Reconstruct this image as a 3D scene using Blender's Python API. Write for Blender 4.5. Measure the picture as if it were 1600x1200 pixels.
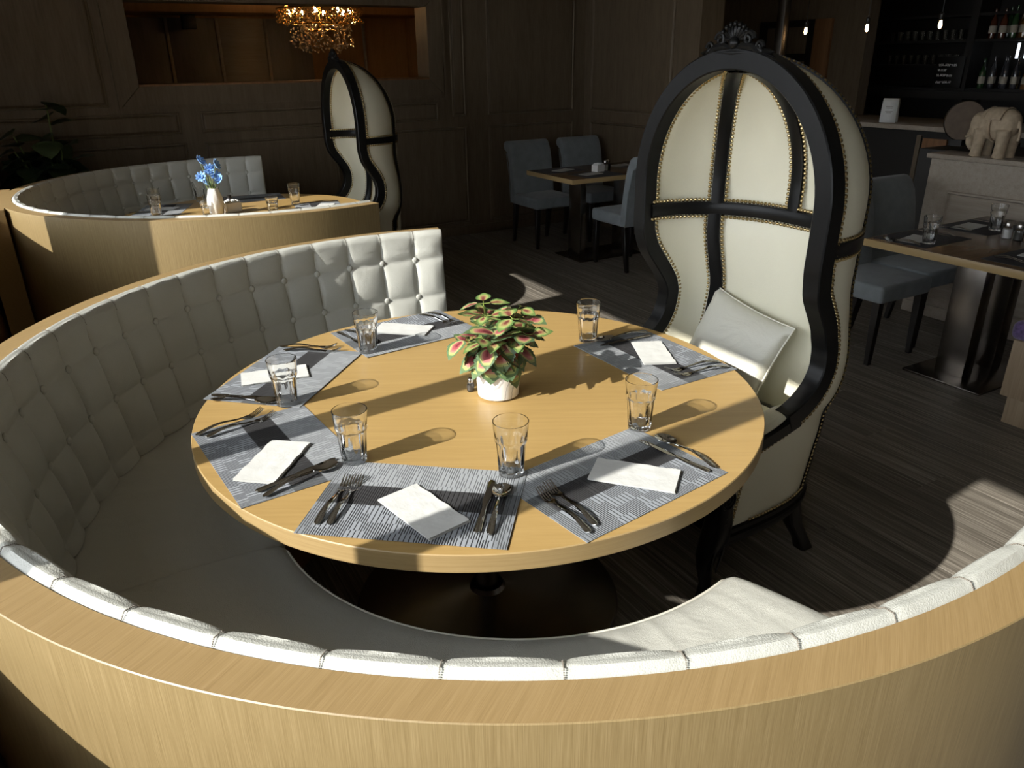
import bpy, bmesh, math, random
from mathutils import Vector, Matrix, noise
R = math.radians; PI = math.pi
sin, cos = math.sin, math.cos
for o in list(bpy.data.objects): bpy.data.objects.remove(o, do_unlink=True)
S = bpy.context.scene
COL = S.collection

# ------------------------------------------------------------------ camera
# room axes: x = away from the window wall, y = towards the panelled back wall
cd = bpy.data.cameras.new('camera'); cam = bpy.data.objects.new('camera', cd); COL.objects.link(cam)
YAW, PIT, ROL = R(60.6), R(23.275), R(-0.86)
Fv = Vector((cos(YAW)*cos(PIT), sin(YAW)*cos(PIT), -sin(PIT)))
Rv = Vector((sin(YAW), -cos(YAW), 0)); Uv = Rv.cross(Fv)
R2 = Rv*cos(ROL)+Uv*sin(ROL); U2 = -Rv*sin(ROL)+Uv*cos(ROL)
cam.matrix_world = Matrix(((R2.x, U2.x, -Fv.x, -0.986), (R2.y, U2.y, -Fv.y, -1.719), (R2.z, U2.z, -Fv.z, 1.651), (0, 0, 0, 1)))
cd.sensor_width = 36; cd.lens = 36*1174.3/1600; cd.clip_start = 0.02
S.camera = cam

# ------------------------------------------------------------------ world, sun, exposure
W = bpy.data.worlds.new('world'); S.world = W; W.use_nodes = True
bg = W.node_tree.nodes['Background']; bg.inputs[0].default_value = (0.90, 0.95, 1.0, 1); bg.inputs[1].default_value = 6.0
sd = bpy.data.lights.new('sun', 'SUN'); sun = bpy.data.objects.new('sun', sd); COL.objects.link(sun)
sd.energy = 9.3; sd.angle = R(0.53); sd.color = (1.0, 0.955, 0.87)
SAZ, SEL = R(5.2), R(30.3)
sun.rotation_euler = Vector((cos(SAZ)*cos(SEL), sin(SAZ)*cos(SEL), -sin(SEL))).to_track_quat('-Z', 'Y').to_euler()
sun.location = (-8, -1, 6)
S.view_settings.view_transform = 'Standard'; S.view_settings.look = 'None'
S.view_settings.gamma = 1; S.view_settings.use_curve_mapping = False; S.view_settings.exposure = -0.2

# ------------------------------------------------------------------ materials
def newmat(name):
    m = bpy.data.materials.new(name); m.use_nodes = True
    nt = m.node_tree; return m, nt, nt.nodes, nt.links, nt.nodes['Principled BSDF']
def node(N, t, **kw):
    n = N.new(t)
    for k, v in kw.items(): setattr(n, k, v)
    return n
def ramp(N, pts):
    r = N.new('ShaderNodeValToRGB'); e = r.color_ramp.elements
    e[0].position, e[0].color = pts[0][0], (*pts[0][1], 1); e[1].position, e[1].color = pts[-1][0], (*pts[-1][1], 1)
    for p, c in pts[1:-1]:
        x = e.new(p); x.color = (*c, 1)
    return r
def simple(name, col, rough=.5, metal=0, var=.0, scale=20, bump=0, bscale=80, coat=0, spec=None, sheen=0):
    m, nt, N, L, B = newmat(name)
    B.inputs['Base Color'].default_value = (*col, 1); B.inputs['Roughness'].default_value = rough
    B.inputs['Metallic'].default_value = metal; B.inputs['Coat Weight'].default_value = coat
    if spec is not None: B.inputs['Specular IOR Level'].default_value = spec
    if sheen: B.inputs['Sheen Weight'].default_value = sheen
    tc = N.new('ShaderNodeTexCoord')
    if var:
        n = N.new('ShaderNodeTexNoise'); n.inputs['Scale'].default_value = scale; n.inputs['Detail'].default_value = 4
        L.new(tc.outputs['Object'], n.inputs['Vector'])
        r = ramp(N, [(.3, tuple(c*(1-var) for c in col)), (.7, tuple(min(1, c*(1+var)) for c in col))])
        L.new(n.outputs[0], r.inputs[0]); L.new(r.outputs[0], B.inputs['Base Color'])
    if bump:
        n = N.new('ShaderNodeTexNoise'); n.inputs['Scale'].default_value = bscale; n.inputs['Detail'].default_value = 3
        L.new(tc.outputs['Object'], n.inputs['Vector'])
        b = N.new('ShaderNodeBump'); b.inputs['Strength'].default_value = bump; b.inputs['Distance'].default_value = .002
        L.new(n.outputs[0], b.inputs['Height']); L.new(b.outputs[0], B.inputs['Normal'])
    return m
def leather(name, col, rough=.42, wr=.35, wscale=9):
    m, nt, N, L, B = newmat(name)
    B.inputs['Base Color'].default_value = (*col, 1); B.inputs['Roughness'].default_value = rough
    tc = N.new('ShaderNodeTexCoord')
    v = N.new('ShaderNodeTexVoronoi'); v.inputs['Scale'].default_value = 420
    n = N.new('ShaderNodeTexNoise'); n.inputs['Scale'].default_value = wscale; n.inputs['Detail'].default_value = 3; n.inputs['Distortion'].default_value = 1.2
    L.new(tc.outputs['Object'], v.inputs[0]); L.new(tc.outputs['Object'], n.inputs[0])
    b1 = N.new('ShaderNodeBump'); b1.inputs['Strength'].default_value = .35; b1.inputs['Distance'].default_value = .0012
    b2 = N.new('ShaderNodeBump'); b2.inputs['Strength'].default_value = wr; b2.inputs['Distance'].default_value = .02
    L.new(v.outputs['Distance'], b1.inputs['Height']); L.new(n.outputs[0], b2.inputs['Height'])
    L.new(b1.outputs[0], b2.inputs['Normal']); L.new(b2.outputs[0], B.inputs['Normal'])
    r = ramp(N, [(.3, tuple(c*.97 for c in col)), (.7, col)]); L.new(n.outputs[0], r.inputs[0]); L.new(r.outputs[0], B.inputs['Base Color'])
    return m
def wood(name, dark, mid, light, sc=(2, 60, 60), rot=0, rough=.38, uv=False, fine=.35, bump=.15, perobj=0.0, spec=.5):
    """straight veneer grain: streaks run along the axis whose scale is small"""
    m, nt, N, L, B = newmat(name)
    B.inputs['Roughness'].default_value = rough; B.inputs['Specular IOR Level'].default_value = spec
    tc = N.new('ShaderNodeTexCoord'); mp = N.new('ShaderNodeMapping'); mp2 = N.new('ShaderNodeMapping')
    mp.inputs['Rotation'].default_value = (0, 0, rot)
    mp2.inputs['Scale'].default_value = sc
    L.new(tc.outputs['UV' if uv else 'Object'], mp.inputs[0]); L.new(mp.outputs[0], mp2.inputs[0])
    src = mp2.outputs[0]
    if perobj:
        oi = N.new('ShaderNodeObjectInfo'); ad = node(N, 'ShaderNodeVectorMath', operation='MULTIPLY_ADD')
        ad.inputs[1].default_value = (37, 53, 11); L.new(oi.outputs['Random'], ad.inputs[0]); L.new(src, ad.inputs[2]); src = ad.outputs[0]
    n = N.new('ShaderNodeTexNoise'); n.inputs['Scale'].default_value = 1; n.inputs['Detail'].default_value = 6; n.inputs['Roughness'].default_value = .7
    L.new(src, n.inputs[0])
    n2 = N.new('ShaderNodeTexNoise'); n2.inputs['Scale'].default_value = 6; n2.inputs['Detail'].default_value = 2
    L.new(src, n2.inputs[0])
    mx = node(N, 'ShaderNodeMix', data_type='FLOAT'); mx.inputs[0].default_value = fine
    L.new(n.outputs[0], mx.inputs[2]); L.new(n2.outputs[0], mx.inputs[3])
    r = ramp(N, [(.33, dark), (.5, mid), (.68, light)]); L.new(mx.outputs[0], r.inputs[0])
    out = r.outputs[0]
    if perobj:
        oi = N.new('ShaderNodeObjectInfo'); hs = N.new('ShaderNodeHueSaturation')
        mr = N.new('ShaderNodeMapRange'); mr.inputs[3].default_value = 1-perobj; mr.inputs[4].default_value = 1+perobj
        L.new(oi.outputs['Random'], mr.inputs[0]); L.new(mr.outputs[0], hs.inputs['Value']); L.new(out, hs.inputs['Color']); out = hs.outputs[0]
    L.new(out, B.inputs['Base Color'])
    b = N.new('ShaderNodeBump'); b.inputs['Strength'].default_value = bump; b.inputs['Distance'].default_value = .001
    L.new(mx.outputs[0], b.inputs['Height']); L.new(b.outputs[0], B.inputs['Normal'])
    return m
def emis(name, col, st):
    m, nt, N, L, B = newmat(name); B.inputs['Base Color'].default_value = (*col, 1)
    B.inputs['Emission Color'].default_value = (*col, 1); B.inputs['Emission Strength'].default_value = st; return m
def glass(name, col=(1, 1, 1), rough=0, ior=1.5):
    m, nt, N, L, B = newmat(name); B.inputs['Base Color'].default_value = (*col, 1)
    B.inputs['Roughness'].default_value = rough; B.inputs['Transmission Weight'].default_value = 1; B.inputs['IOR'].default_value = ior; return m
def pane_glass(name):
    m, nt, N, L, B = newmat(name); N.remove(B)
    t = N.new('ShaderNodeBsdfTransparent'); g = N.new('ShaderNodeBsdfGlossy'); g.inputs['Roughness'].default_value = .0
    f = N.new('ShaderNodeFresnel'); f.inputs[0].default_value = 1.35; x = N.new('ShaderNodeMixShader')
    L.new(f.outputs[0], x.inputs[0]); L.new(t.outputs[0], x.inputs[1]); L.new(g.outputs[0], x.inputs[2])
    L.new(x.outputs[0], N['Material Output'].inputs[0]); return m
OAK_D, OAK_M, OAK_L = (.40, .235, .10), (.52, .325, .15), (.60, .40, .20)
M = {}
M['oak_face'] = wood('oak_face', (.195, .138, .060), (.255, .186, .086), (.32, .24, .12), sc=(120, 2.2, 1), uv=True, rough=.42, fine=.5, bump=.15)
M['oak_top'] = wood('oak_top', (.385, .25, .092), (.43, .284, .108), (.47, .318, .128), sc=(2.2, 90, 90), rot=R(29.4), rough=.30, fine=.3, bump=.05, spec=.3)
M['oak_cap'] = wood('oak_cap', (.25, .168, .073), (.298, .204, .092), (.345, .242, .115), sc=(3, 150, 150), rot=R(-35), rough=.4, fine=.45, bump=.15)
M['oak_edge'] = wood('oak_edge', (.33, .225, .10), (.395, .28, .13), (.45, .33, .165), sc=(2.0, 160, 1), uv=True, rough=.38, fine=.4)
M['oak_brown'] = wood('oak_brown', (.10, .074, .045), (.135, .10, .064), (.165, .125, .082), sc=(14, 14, 1.2), rough=.5, fine=.4)
M['oak_mid'] = wood('oak_mid', (.15, .135, .13), (.19, .17, .165), (.22, .20, .19), sc=(14, 14, 1.2), rough=.5)
M['oak_red'] = wood('oak_red', (.16, .075, .03), (.22, .105, .045), (.28, .14, .06), sc=(20, 20, 1.2), rough=.45)
M['oak_amber'] = wood('oak_amber', (.30, .15, .05), (.38, .20, .07), (.45, .25, .1), sc=(20, 20, 1.2), rough=.45)
M['grey_wood'] = wood('grey_wood', (.27, .225, .18), (.33, .28, .225), (.38, .33, .27), sc=(1.3, 30, 30), rough=.5, fine=.4)
M['plank'] = wood('plank', (.045, .038, .031), (.17, .152, .126), (.43, .395, .34), sc=(85, 1.1, 1), rough=.45, fine=.30, bump=.2, perobj=.12, spec=.35)
M['leather'] = leather('leather', (.52, .53, .49), wr=.12)
M['leather_seat'] = leather('leather_seat', (.55, .555, .51), wr=.25, wscale=5)
M['leather_chair'] = leather('leather_chair', (.76, .735, .59), rough=.4, wr=.12, wscale=3)
M['pillow'] = leather('pillow', (.66, .65, .57), rough=.36, wr=.4, wscale=7)
M['seam'] = simple('seam', (.20, .18, .15), .7)
M['piping'] = simple('piping', (.78, .76, .68), .45)
M['black'] = simple('black', (.006, .0062, .0065), .34, var=.2, spec=.20)
M['black_leg'] = simple('black_leg', (.012, .010, .009), .4)
M['nail'] = simple('nail', (.50, .40, .22), .25, metal=1)
M['fabric'] = simple('fabric', (.195, .218, .232), .9, var=.10, scale=14, bump=.5, bscale=300, sheen=.2)
M['purple'] = simple('purple', (.12, .08, .20), .95, var=.45, scale=60, bump=.6, bscale=200, sheen=.3)
M['steel'] = simple('steel', (.42, .40, .38), .22, metal=1)
M['dark_steel'] = simple('dark_steel', (.24, .22, .20), .27, metal=1, var=.2, scale=5)
M['cutlery'] = simple('cutlery', (.55, .545, .53), .06, metal=1)
M['glass'] = glass('glass', (.985, .99, .985)); M['pane'] = pane_glass('pane')
M['paper'] = simple('paper', (.62, .63, .615), .9, var=.04, scale=30, bump=.5, bscale=60)
M['dark'] = simple('dark', (.018, .016, .014), .6); M['darker'] = simple('darker', (.009, .008, .007), .5)
M['plaster'] = simple('plaster', (.52, .49, .43), .9, var=.05, scale=3); M['ceil'] = simple('ceil', (.42, .40, .36), .9)
M['frame'] = simple('frame', (.05, .05, .05), .5)
M['ceramic'] = simple('ceramic', (.80, .79, .76), .25)
M['sandstone'] = simple('sandstone', (.42, .33, .23), .75, var=.15, scale=35, bump=.4, bscale=60)
M['salt'] = simple('salt', (.85, .85, .84), .8); M['pepper'] = simple('pepper', (.10, .09, .08), .9)
M['pave'] = simple('pave', (.34, .33, .31), .9, var=.1, scale=.6)
M['bulb'] = emis('bulb', (1.0, .62, .28), 30); M['flame'] = emis('flame', (1.0, .60, .24), 85)
M['brass'] = simple('brass', (.55, .36, .13), .25, metal=1)
M['crystal'] = glass('crystal', (1.0, .86, .62), 0, 1.55)
M['bar_light'] = emis('bar_light', (.85, .92, 1.0), 1.6)
M['soil'] = simple('soil', (.04, .03, .02), .95, var=.3, bump=.6)
M['stem'] = simple('stem', (.24, .33, .07), .55, var=.2)
M['dark_leaf'] = simple('dark_leaf', (.03, .055, .022), .45, var=.3, scale=12)
M['petal'] = simple('petal', (.22, .42, .88), .7, var=.35, scale=60); M['twig'] = simple('twig', (.20, .27, .10), .7)
M['brown_disc'] = simple('brown_disc', (.16, .12, .09), .5, var=.15)
for i, c in enumerate([(.10, .03, .015), (.03, .08, .03), (.25, .18, .08), (.05, .05, .06), (.22, .10, .03)]):
    M['bottle%d' % i] = simple('bottle%d' % i, c, .12, coat=.5)
M['chalk'] = simple('chalk', (.85, .85, .85), .9)
M['label'] = simple('label', (.5, .45, .36), .8)

def marble():
    m, nt, N, L, B = newmat('marble'); B.inputs['Roughness'].default_value = .2
    tc = N.new('ShaderNodeTexCoord'); n = N.new('ShaderNodeTexNoise'); n.inputs['Scale'].default_value = 18; n.inputs['Detail'].default_value = 6; n.inputs['Distortion'].default_value = 1.6
    w = N.new('ShaderNodeTexWave'); w.inputs['Scale'].default_value = 9; w.inputs['Distortion'].default_value = 14; w.inputs['Detail'].default_value = 4
    L.new(tc.outputs['Object'], n.inputs[0]); L.new(tc.outputs['Object'], w.inputs[0])
    r = ramp(N, [(.0, (.50, .50, .50)), (.07, (.78, .77, .75)), (.2, (.86, .85, .83))]); L.new(w.outputs[0], r.inputs[0]); L.new(r.outputs[0], B.inputs['Base Color']); return m
M['marble'] = marble()
def coleus():
    m, nt, N, L, B = newmat('coleus'); B.inputs['Roughness'].default_value = .45
    tc = N.new('ShaderNodeTexCoord'); sx = N.new('ShaderNodeSeparateXYZ'); L.new(tc.outputs['UV'], sx.inputs[0])
    n = N.new('ShaderNodeTexNoise'); n.inputs['Scale'].default_value = 26; n.inputs['Detail'].default_value = 4; L.new(tc.outputs['UV'], n.inputs[0])
    # uv.x = 0 on the midrib, 1 at the margin
    a = node(N, 'ShaderNodeMath', operation='MULTIPLY_ADD'); a.inputs[1].default_value = .42; L.new(n.outputs[0], a.inputs[0]); L.new(sx.outputs[0], a.inputs[2])
    s = node(N, 'ShaderNodeMath', operation='SUBTRACT'); s.inputs[1].default_value = .21; L.new(a.outputs[0], s.inputs[0])
    r = ramp(N, [(.0, (.10, .012, .02)), (.07, (.23, .04, .05)), (.30, (.36, .10, .10)), (.42, (.42, .17, .15)), (.50, (.42, .40, .14)), (.58, (.34, .38, .13)), (.66, (.10, .16, .06)), (1, (.085, .15, .085))])
    g = ramp(N, [(.0, (.12, .03, .025)), (.18, (.24, .09, .06)), (.30, (.30, .24, .10)), (.42, (.33, .33, .12)), (.56, (.22, .29, .09)), (.72, (.11, .19, .05)), (1, (.07, .14, .05))])
    L.new(s.outputs[0], r.inputs[0]); L.new(s.outputs[0], g.inputs[0])
    oi = N.new('ShaderNodeObjectInfo'); mx = node(N, 'ShaderNodeMix', data_type='RGBA')
    gt = node(N, 'ShaderNodeMath', operation='GREATER_THAN'); gt.inputs[1].default_value = .40
    L.new(sx.outputs[1], gt.inputs[0]); L.new(gt.outputs[0], mx.inputs[0]); L.new(r.outputs[0], mx.inputs[6]); L.new(g.outputs[0], mx.inputs[7])
    L.new(mx.outputs[2], B.inputs['Base Color']); return m
M['coleus'] = coleus()
def placemat():
    m, nt, N, L, B = newmat('placemat'); B.inputs['Roughness'].default_value = .75; B.inputs['Specular IOR Level'].default_value = .35
    tc = N.new('ShaderNodeTexCoord'); sx = N.new('ShaderNodeSeparateXYZ'); L.new(tc.outputs['Object'], sx.inputs[0])
    def math_(op, a, b=None, c=None):
        k = node(N, 'ShaderNodeMath', operation=op)
        for i, v in enumerate((a, b, c)):
            if v is None: continue
            if isinstance(v, (int, float)): k.inputs[i].default_value = v
            else: L.new(v, k.inputs[i])
        return k.outputs[0]
    x, y = sx.outputs[0], sx.outputs[1]
    # woven slats: rows in y, slats in x, every row shifts its slats; some slats are merged into broad ones
    row = math_('FLOOR', math_('MULTIPLY', y, 31))
    rw = node(N, 'ShaderNodeTexWhiteNoise', noise_dimensions='1D'); L.new(row, rw.inputs[1])
    X = math_('ADD', math_('MULTIPLY', x, 46), math_('DIVIDE', math_('FLOOR', math_('MULTIPLY', rw.outputs[0], 4)), 4))
    cell = math_('FLOOR', X)
    cv = N.new('ShaderNodeCombineXYZ'); L.new(cell, cv.inputs[0]); L.new(row, cv.inputs[1])
    wn = node(N, 'ShaderNodeTexWhiteNoise', noise_dimensions='2D'); L.new(cv.outputs[0], wn.inputs[0])
    broad = math_('DIVIDE', math_('PINGPONG', math_('MULTIPLY', X, 2), .5), 2)
    fine = math_('DIVIDE', math_('PINGPONG', math_('MULTIPLY', X, 4), .5), 4)
    sel = math_('GREATER_THAN', wn.outputs[0], .55)
    mixf = node(N, 'ShaderNodeMix', data_type='FLOAT'); L.new(sel, mixf.inputs[0]); L.new(fine, mixf.inputs[2]); L.new(broad, mixf.inputs[3])
    h = mixf.outputs[0]
    slat = node(N, 'ShaderNodeMapRange', interpolation_type='SMOOTHSTEP'); slat.inputs[1].default_value = .025; slat.inputs[2].default_value = .075
    L.new(h, slat.inputs[0])
    band = ramp(N, [(.0, (.30, .325, .36)), (.395, (.30, .325, .36)), (.40, (.040, .040, .043)), (.655, (.040, .040, .043)), (.66, (.32, .34, .36)), (1, (.32, .34, .36))])
    lowb = ramp(N, [(.0, (.016, .017, .02)), (.395, (.016, .017, .02)), (.40, (.014, .014, .015)), (.655, (.014, .014, .015)), (.66, (.17, .18, .195)), (1, (.17, .18, .195))])
    t = math_('MULTIPLY_ADD', y, 1/.308, .5)
    L.new(t, band.inputs[0]); L.new(t, lowb.inputs[0])
    mx = node(N, 'ShaderNodeMix', data_type='RGBA'); L.new(slat.outputs[0], mx.inputs[0]); L.new(lowb.outputs[0], mx.inputs[6]); L.new(band.outputs[0], mx.inputs[7])
    # plain strip at one end
    e = math_('GREATER_THAN', math_('ABSOLUTE', x), .195)
    mx2 = node(N, 'ShaderNodeMix', data_type='RGBA'); mx2.inputs[7].default_value = (.17, .185, .20, 1)
    ee = math_('MULTIPLY', e, .5); L.new(ee, mx2.inputs[0]); L.new(mx.outputs[2], mx2.inputs[6])
    L.new(mx2.outputs[2], B.inputs['Base Color'])
    b = N.new('ShaderNodeBump'); b.inputs['Strength'].default_value = .8; b.inputs['Distance'].default_value = .0012
    L.new(slat.outputs[0], b.inputs['Height']); L.new(b.outputs[0], B.inputs['Normal']); return m
M['placemat'] = placemat()

# ------------------------------------------------------------------ mesh helpers
class MB:
    def __init__(s): s.v = []; s.f = []; s.uv = {}
    def grid(s, P, cu=False, cv=False, uv=None):
        """P[i][j] -> Vector; quads between rows and columns"""
        n, m = len(P), len(P[0]); b = len(s.v)
        for row in P: s.v.extend([tuple(p) for p in row])
        for i in range(n if cu else n-1):
            for j in range(m if cv else m-1):
                i2, j2 = (i+1) % n, (j+1) % m
                s.f.append((b+i*m+j, b+i2*m+j, b+i2*m+j2, b+i*m+j2))
                if uv: s.uv[len(s.f)-1] = (uv[i][j], uv[i+1 if not cu else i2][j], uv[i+1 if not cu else i2][j+1 if not cv else j2], uv[i][j+1 if not cv else j2])
        return b
    def fan(s, pts):
        b = len(s.v); s.v.extend([tuple(p) for p in pts]); s.f.append(tuple(range(b, b+len(pts))))
    def box(s, lo, hi):
        b = len(s.v); x0, y0, z0 = lo; x1, y1, z1 = hi
        s.v += [(x0, y0, z0), (x1, y0, z0), (x1, y1, z0), (x0, y1, z0), (x0, y0, z1), (x1, y0, z1), (x1, y1, z1), (x0, y1, z1)]
        for f in ((0, 3, 2, 1), (4, 5, 6, 7), (0, 1, 5, 4), (1, 2, 6, 5), (2, 3, 7, 6), (3, 0, 4, 7)): s.f.append(tuple(b+i for i in f))
    def lathe(s, prof, n=32, c=(0, 0, 0), fl=None):
        P = [[Vector((c[0]+(r*(fl(a, z) if fl else 1))*cos(a), c[1]+(r*(fl(a, z) if fl else 1))*sin(a), c[2]+z)) for a in [2*PI*k/n for k in range(n)]] for r, z in prof]
        s.grid(P, cv=True)
    def tube(s, pts, rad, n=8, caps=True):
        pts = [Vector(p) for p in pts]; rr = rad if isinstance(rad, (list, tuple)) else [rad]*len(pts)
        rows = []; up = None
        for i, p in enumerate(pts):
            t = (pts[min(i+1, len(pts)-1)]-pts[max(i-1, 0)]).normalized()
            if up is None: up = t.orthogonal().normalized()
            up = (up-t*up.dot(t)).normalized(); w = t.cross(up)
            rows.append([p+(up*cos(a)+w*sin(a))*rr[i] for a in [2*PI*k/n for k in range(n)]])
        s.grid(rows, cv=True)
        if caps: s.fan(rows[0][::-1]); s.fan(rows[-1])
    def sweep(s, secs, closed=False, caps=True):
        s.grid(secs, cu=closed, cv=True)
        if caps and not closed: s.fan(secs[0][::-1]); s.fan(secs[-1])
    def ell(s, c, r, n=12, m=8, rot=None):
        P = []
        for i in range(m+1):
            la = -PI/2+PI*i/m
            row = []
            for k in range(n):
                a = 2*PI*k/n; v = Vector((r[0]*cos(la)*cos(a), r[1]*cos(la)*sin(a), r[2]*sin(la)))
                if rot: v = rot @ v
                row.append(Vector(c)+v)
            P.append(row)
        s.grid(P, cv=True)
    def build(s, name, mat, parent=None, sharp=38, bevel=0, seg=2, weld=True, T=None):
        me = bpy.data.meshes.new(name)
        me.from_pydata(s.v, [], s.f)
        if s.uv:
            ul = me.uv_layers.new(name='UVMap')
            for p in me.polygons:
                q = s.uv.get(p.index)
                if q:
                    for k, li in enumerate(p.loop_indices): ul.data[li].uv = q[k]
        bm = bmesh.new(); bm.from_mesh(me)
        if T is not None: bm.transform(T)
        if weld: bmesh.ops.remove_doubles(bm, verts=bm.verts, dist=1e-5)
        bmesh.ops.recalc_face_normals(bm, faces=bm.faces)
        if bevel:
            es = [e for e in bm.edges if len(e.link_faces) == 2 and e.calc_face_angle(0) > R(30)]
            bmesh.ops.bevel(bm, geom=es, offset=bevel, segments=seg, profile=.5, affect='EDGES', clamp_overlap=True)
        for f in bm.faces: f.smooth = True
        for e in bm.edges:
            if len(e.link_faces) == 2 and e.calc_face_angle(0) > R(sharp): e.smooth = False
        bm.to_mesh(me); bm.free()
        me.materials.append(mat if not isinstance(mat, str) else M[mat])
        return link(name, me, parent)
def link(name, me, parent=None):
    o = bpy.data.objects.new(name, me); COL.objects.link(o)
    if parent: o.parent = parent
    return o
def thing(name, label, cat, loc=(0, 0, 0), rz=0, group=None):
    o = bpy.data.objects.new(name, None); COL.objects.link(o); o.location = loc; o.rotation_euler = (0, 0, rz)
    o.empty_display_size = .1; o['label'] = label; o['category'] = cat
    if group: o['group'] = group
    return o
def tag(o, label, cat, group=None, loc=None, rz=None):
    o['label'] = label; o['category'] = cat
    if group: o['group'] = group
    if loc is not None: o.location = loc
    if rz is not None: o.rotation_euler = (0, 0, rz)
    return o
def stuff(o): o['kind'] = 'stuff'; return o
def struct(o): o['kind'] = 'structure'; return o
def dup(o, loc=None, rz=None, label=None, group=None, parent=None):
    c = o.copy(); COL.objects.link(c)
    if parent: c.parent = parent
    if loc is not None: c.location = loc
    if rz is not None: c.rotation_euler = (0, 0, rz)
    if label: c['label'] = label
    if group: c['group'] = group
    for ch in list(o.children): dup(ch, parent=c)
    return c
def boxm(name, mat, lo, hi, parent=None, bevel=0):
    b = MB(); b.box(lo, hi); return b.build(name, mat, parent, bevel=bevel)
def lerp(tab, x):
    if x <= tab[0][0]: return tab[0][1]
    for (a, va), (b, vb) in zip(tab, tab[1:]):
        if x <= b:
            t = (x-a)/(b-a); t = t*t*(3-2*t) if len(tab) > 2 else t
            return va+(vb-va)*t
    return tab[-1][1]

# ================================================================== SETTING
ROOM = dict(x0=-1.9, x1=8.2, y0=-4.2, y1=5.3, h=3.0)
# floor with separate planks where their joints can be seen
fl = MB(); fl.box((-2.0, -4.3, -.12), (8.3, 9.0, -.006)); floor = struct(fl.build('floor', 'darker'))
random.seed(4)
PW, PLn = .2035, 1.22
plank_me = {}
def plank(x, ya, yb):
    L_ = round(yb-ya, 3)
    if L_ < .03: return
    if L_ not in plank_me:
        b = MB(); b.box((0.0005, 0.0005, -.0055), (PW-.0005, L_-.0005, 0)); o = b.build('plank', 'plank', floor, bevel=.0006, seg=1)
        plank_me[L_] = o.data; o.location = (x, ya, 0); return
    o = link('plank', plank_me[L_], floor); o.location = (x, ya, 0)
X0 = .76
for i in range(19):
    x = X0+i*PW-.407; off = (.66+i*.411) % PLn
    y = -1.3; nxt = y+off
    while y < 5.28:
        yy = min(nxt, 5.28); plank(x, y, yy); y = yy; nxt = yy+PLn
rest = MB()
def rest_planks(xa, xb, ya, yb):
    i = 0; x = xa
    while x < xb-.01:
        off = (i*.411+.2) % PLn; y = ya; nxt = y+off
        while y < yb:
            yy = min(nxt, yb)
            if yy-y > .01: rest.box((x+.0006, y+.0006, -.0055), (min(x+PW, xb)-.0006, yy-.0006, 0))
            y = yy; nxt = yy+PLn
        x += PW; i += 1
xs, xe = X0-.407, X0-.407+19*PW
rest_planks(xs-11*PW, xs, -4.2, 5.28); rest_planks(xs, xe, -4.2, -1.3); rest_planks(xe, 8.2, -4.2, 5.28)
stuff(rest.build('plank', 'plank', floor, sharp=20))

# window wall (left): low panelled wall with an oak ledge, mullions, header
def wallbox(name, mat, lo, hi, bevel=0): return struct(boxm(name, mat, lo, hi, None, bevel))
wallbox('wall_left', 'oak_red', (-1.95, -4.2, 0), (-1.47, 5.3, .945))
wallbox('trim_1', 'oak_cap', (-1.97, -4.2, .945), (-1.45, 5.3, .982), .002)
wallbox('wall_left_top', 'plaster', (-2.05, -4.2, 2.42), (-1.9, 5.3, 3.0))
wallbox('wall_left_end', 'plaster', (-2.05, -4.2, .982), (-1.9, -3.3, 2.42))
wallbox('wall_left_corner', 'plaster', (-2.05, 3.85, .982), (-1.9, 5.5, 2.42))
posts = [(-.665, -.57), (-.02, .075), (2.11, 2.565), (3.75, 3.85)]
wins = [(-3.3, -.665), (-.57, -.02), (.075, 2.11), (2.565, 3.75)]
for k, (a, b) in enumerate(wins):
    w = MB()
    t = .022
    w.box((-1.93, a, .982), (-1.89, b, .982+t)); w.box((-1.93, a, 2.42-t), (-1.89, b, 2.42))
    f = struct(w.build('window_%d' % (k+1), 'frame'))
    boxm('pane', 'pane', (-1.914, a, .982+t), (-1.908, b, 2.42-t), f)
for k, (a, b) in enumerate(posts): wallbox('trim_%d' % (k+2), 'frame', (-1.95, a, .982), (-1.88, b, 2.42), .003)
# walls, ceiling
wallbox('wall_front', 'plaster', (-2.05, -4.35, 0), (8.35, -4.2, 3.0))
wallbox('ceiling', 'ceil', (-2.05, -4.35, 3.0), (8.35, 9.1, 3.1))
wallbox('wall_bar', 'darker', (8.2, -4.2, 0), (8.35, 5.45, 3.0))
# back wall with the framed opening into the next room
OX0, OX1, OZ0, OZ1, YB = -.38, 2.12, 1.505, 2.115, 5.3
bw = MB()
bw.box((-2.05, YB, 0), (OX0, YB+.25, 3)); bw.box((OX1, YB, 0), (8.35, YB+.25, 3))
bw.box((OX0, YB, 0), (OX1, YB+.25, OZ0)); bw.box((OX0, YB, OZ1), (OX1, YB+.25, 3)); wb = struct(bw.build('wall_back', 'oak_brown', weld=False))
def panel(x0, x1, z0, z1, y, par, name='panel'):
    """raised moulding ring around a recessed field, on a wall facing -y"""
    m = MB(); w = .022
    def ring(r0, r1, ya, yb):
        a = [Vector((x0+r0, ya, z0+r0)), Vector((x1-r0, ya, z0+r0)), Vector((x1-r0, ya, z1-r0)), Vector((x0+r0, ya, z1-r0))]
        b = [Vector((x0+r1, yb, z0+r1)), Vector((x1-r1, yb, z0+r1)), Vector((x1-r1, yb, z1-r1)), Vector((x0+r1, yb, z1-r1))]
        m.grid([a, b], cv=True)
    ring(0, .004, y, y-.012); ring(.004, .014, y-.012, y-.014); ring(.014, w, y-.014, y+.0)
    ring(w, w+.012, y, y-.006)
    a = w+.012; m.fan([Vector((x0+a, y-.006, z0+a)), Vector((x1-a, y-.006, z0+a)), Vector((x1-a, y-.006, z1-a)), Vector((x0+a, y-.006, z1-a))])
    return m.build(name, 'oak_brown', par, sharp=15)
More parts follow.
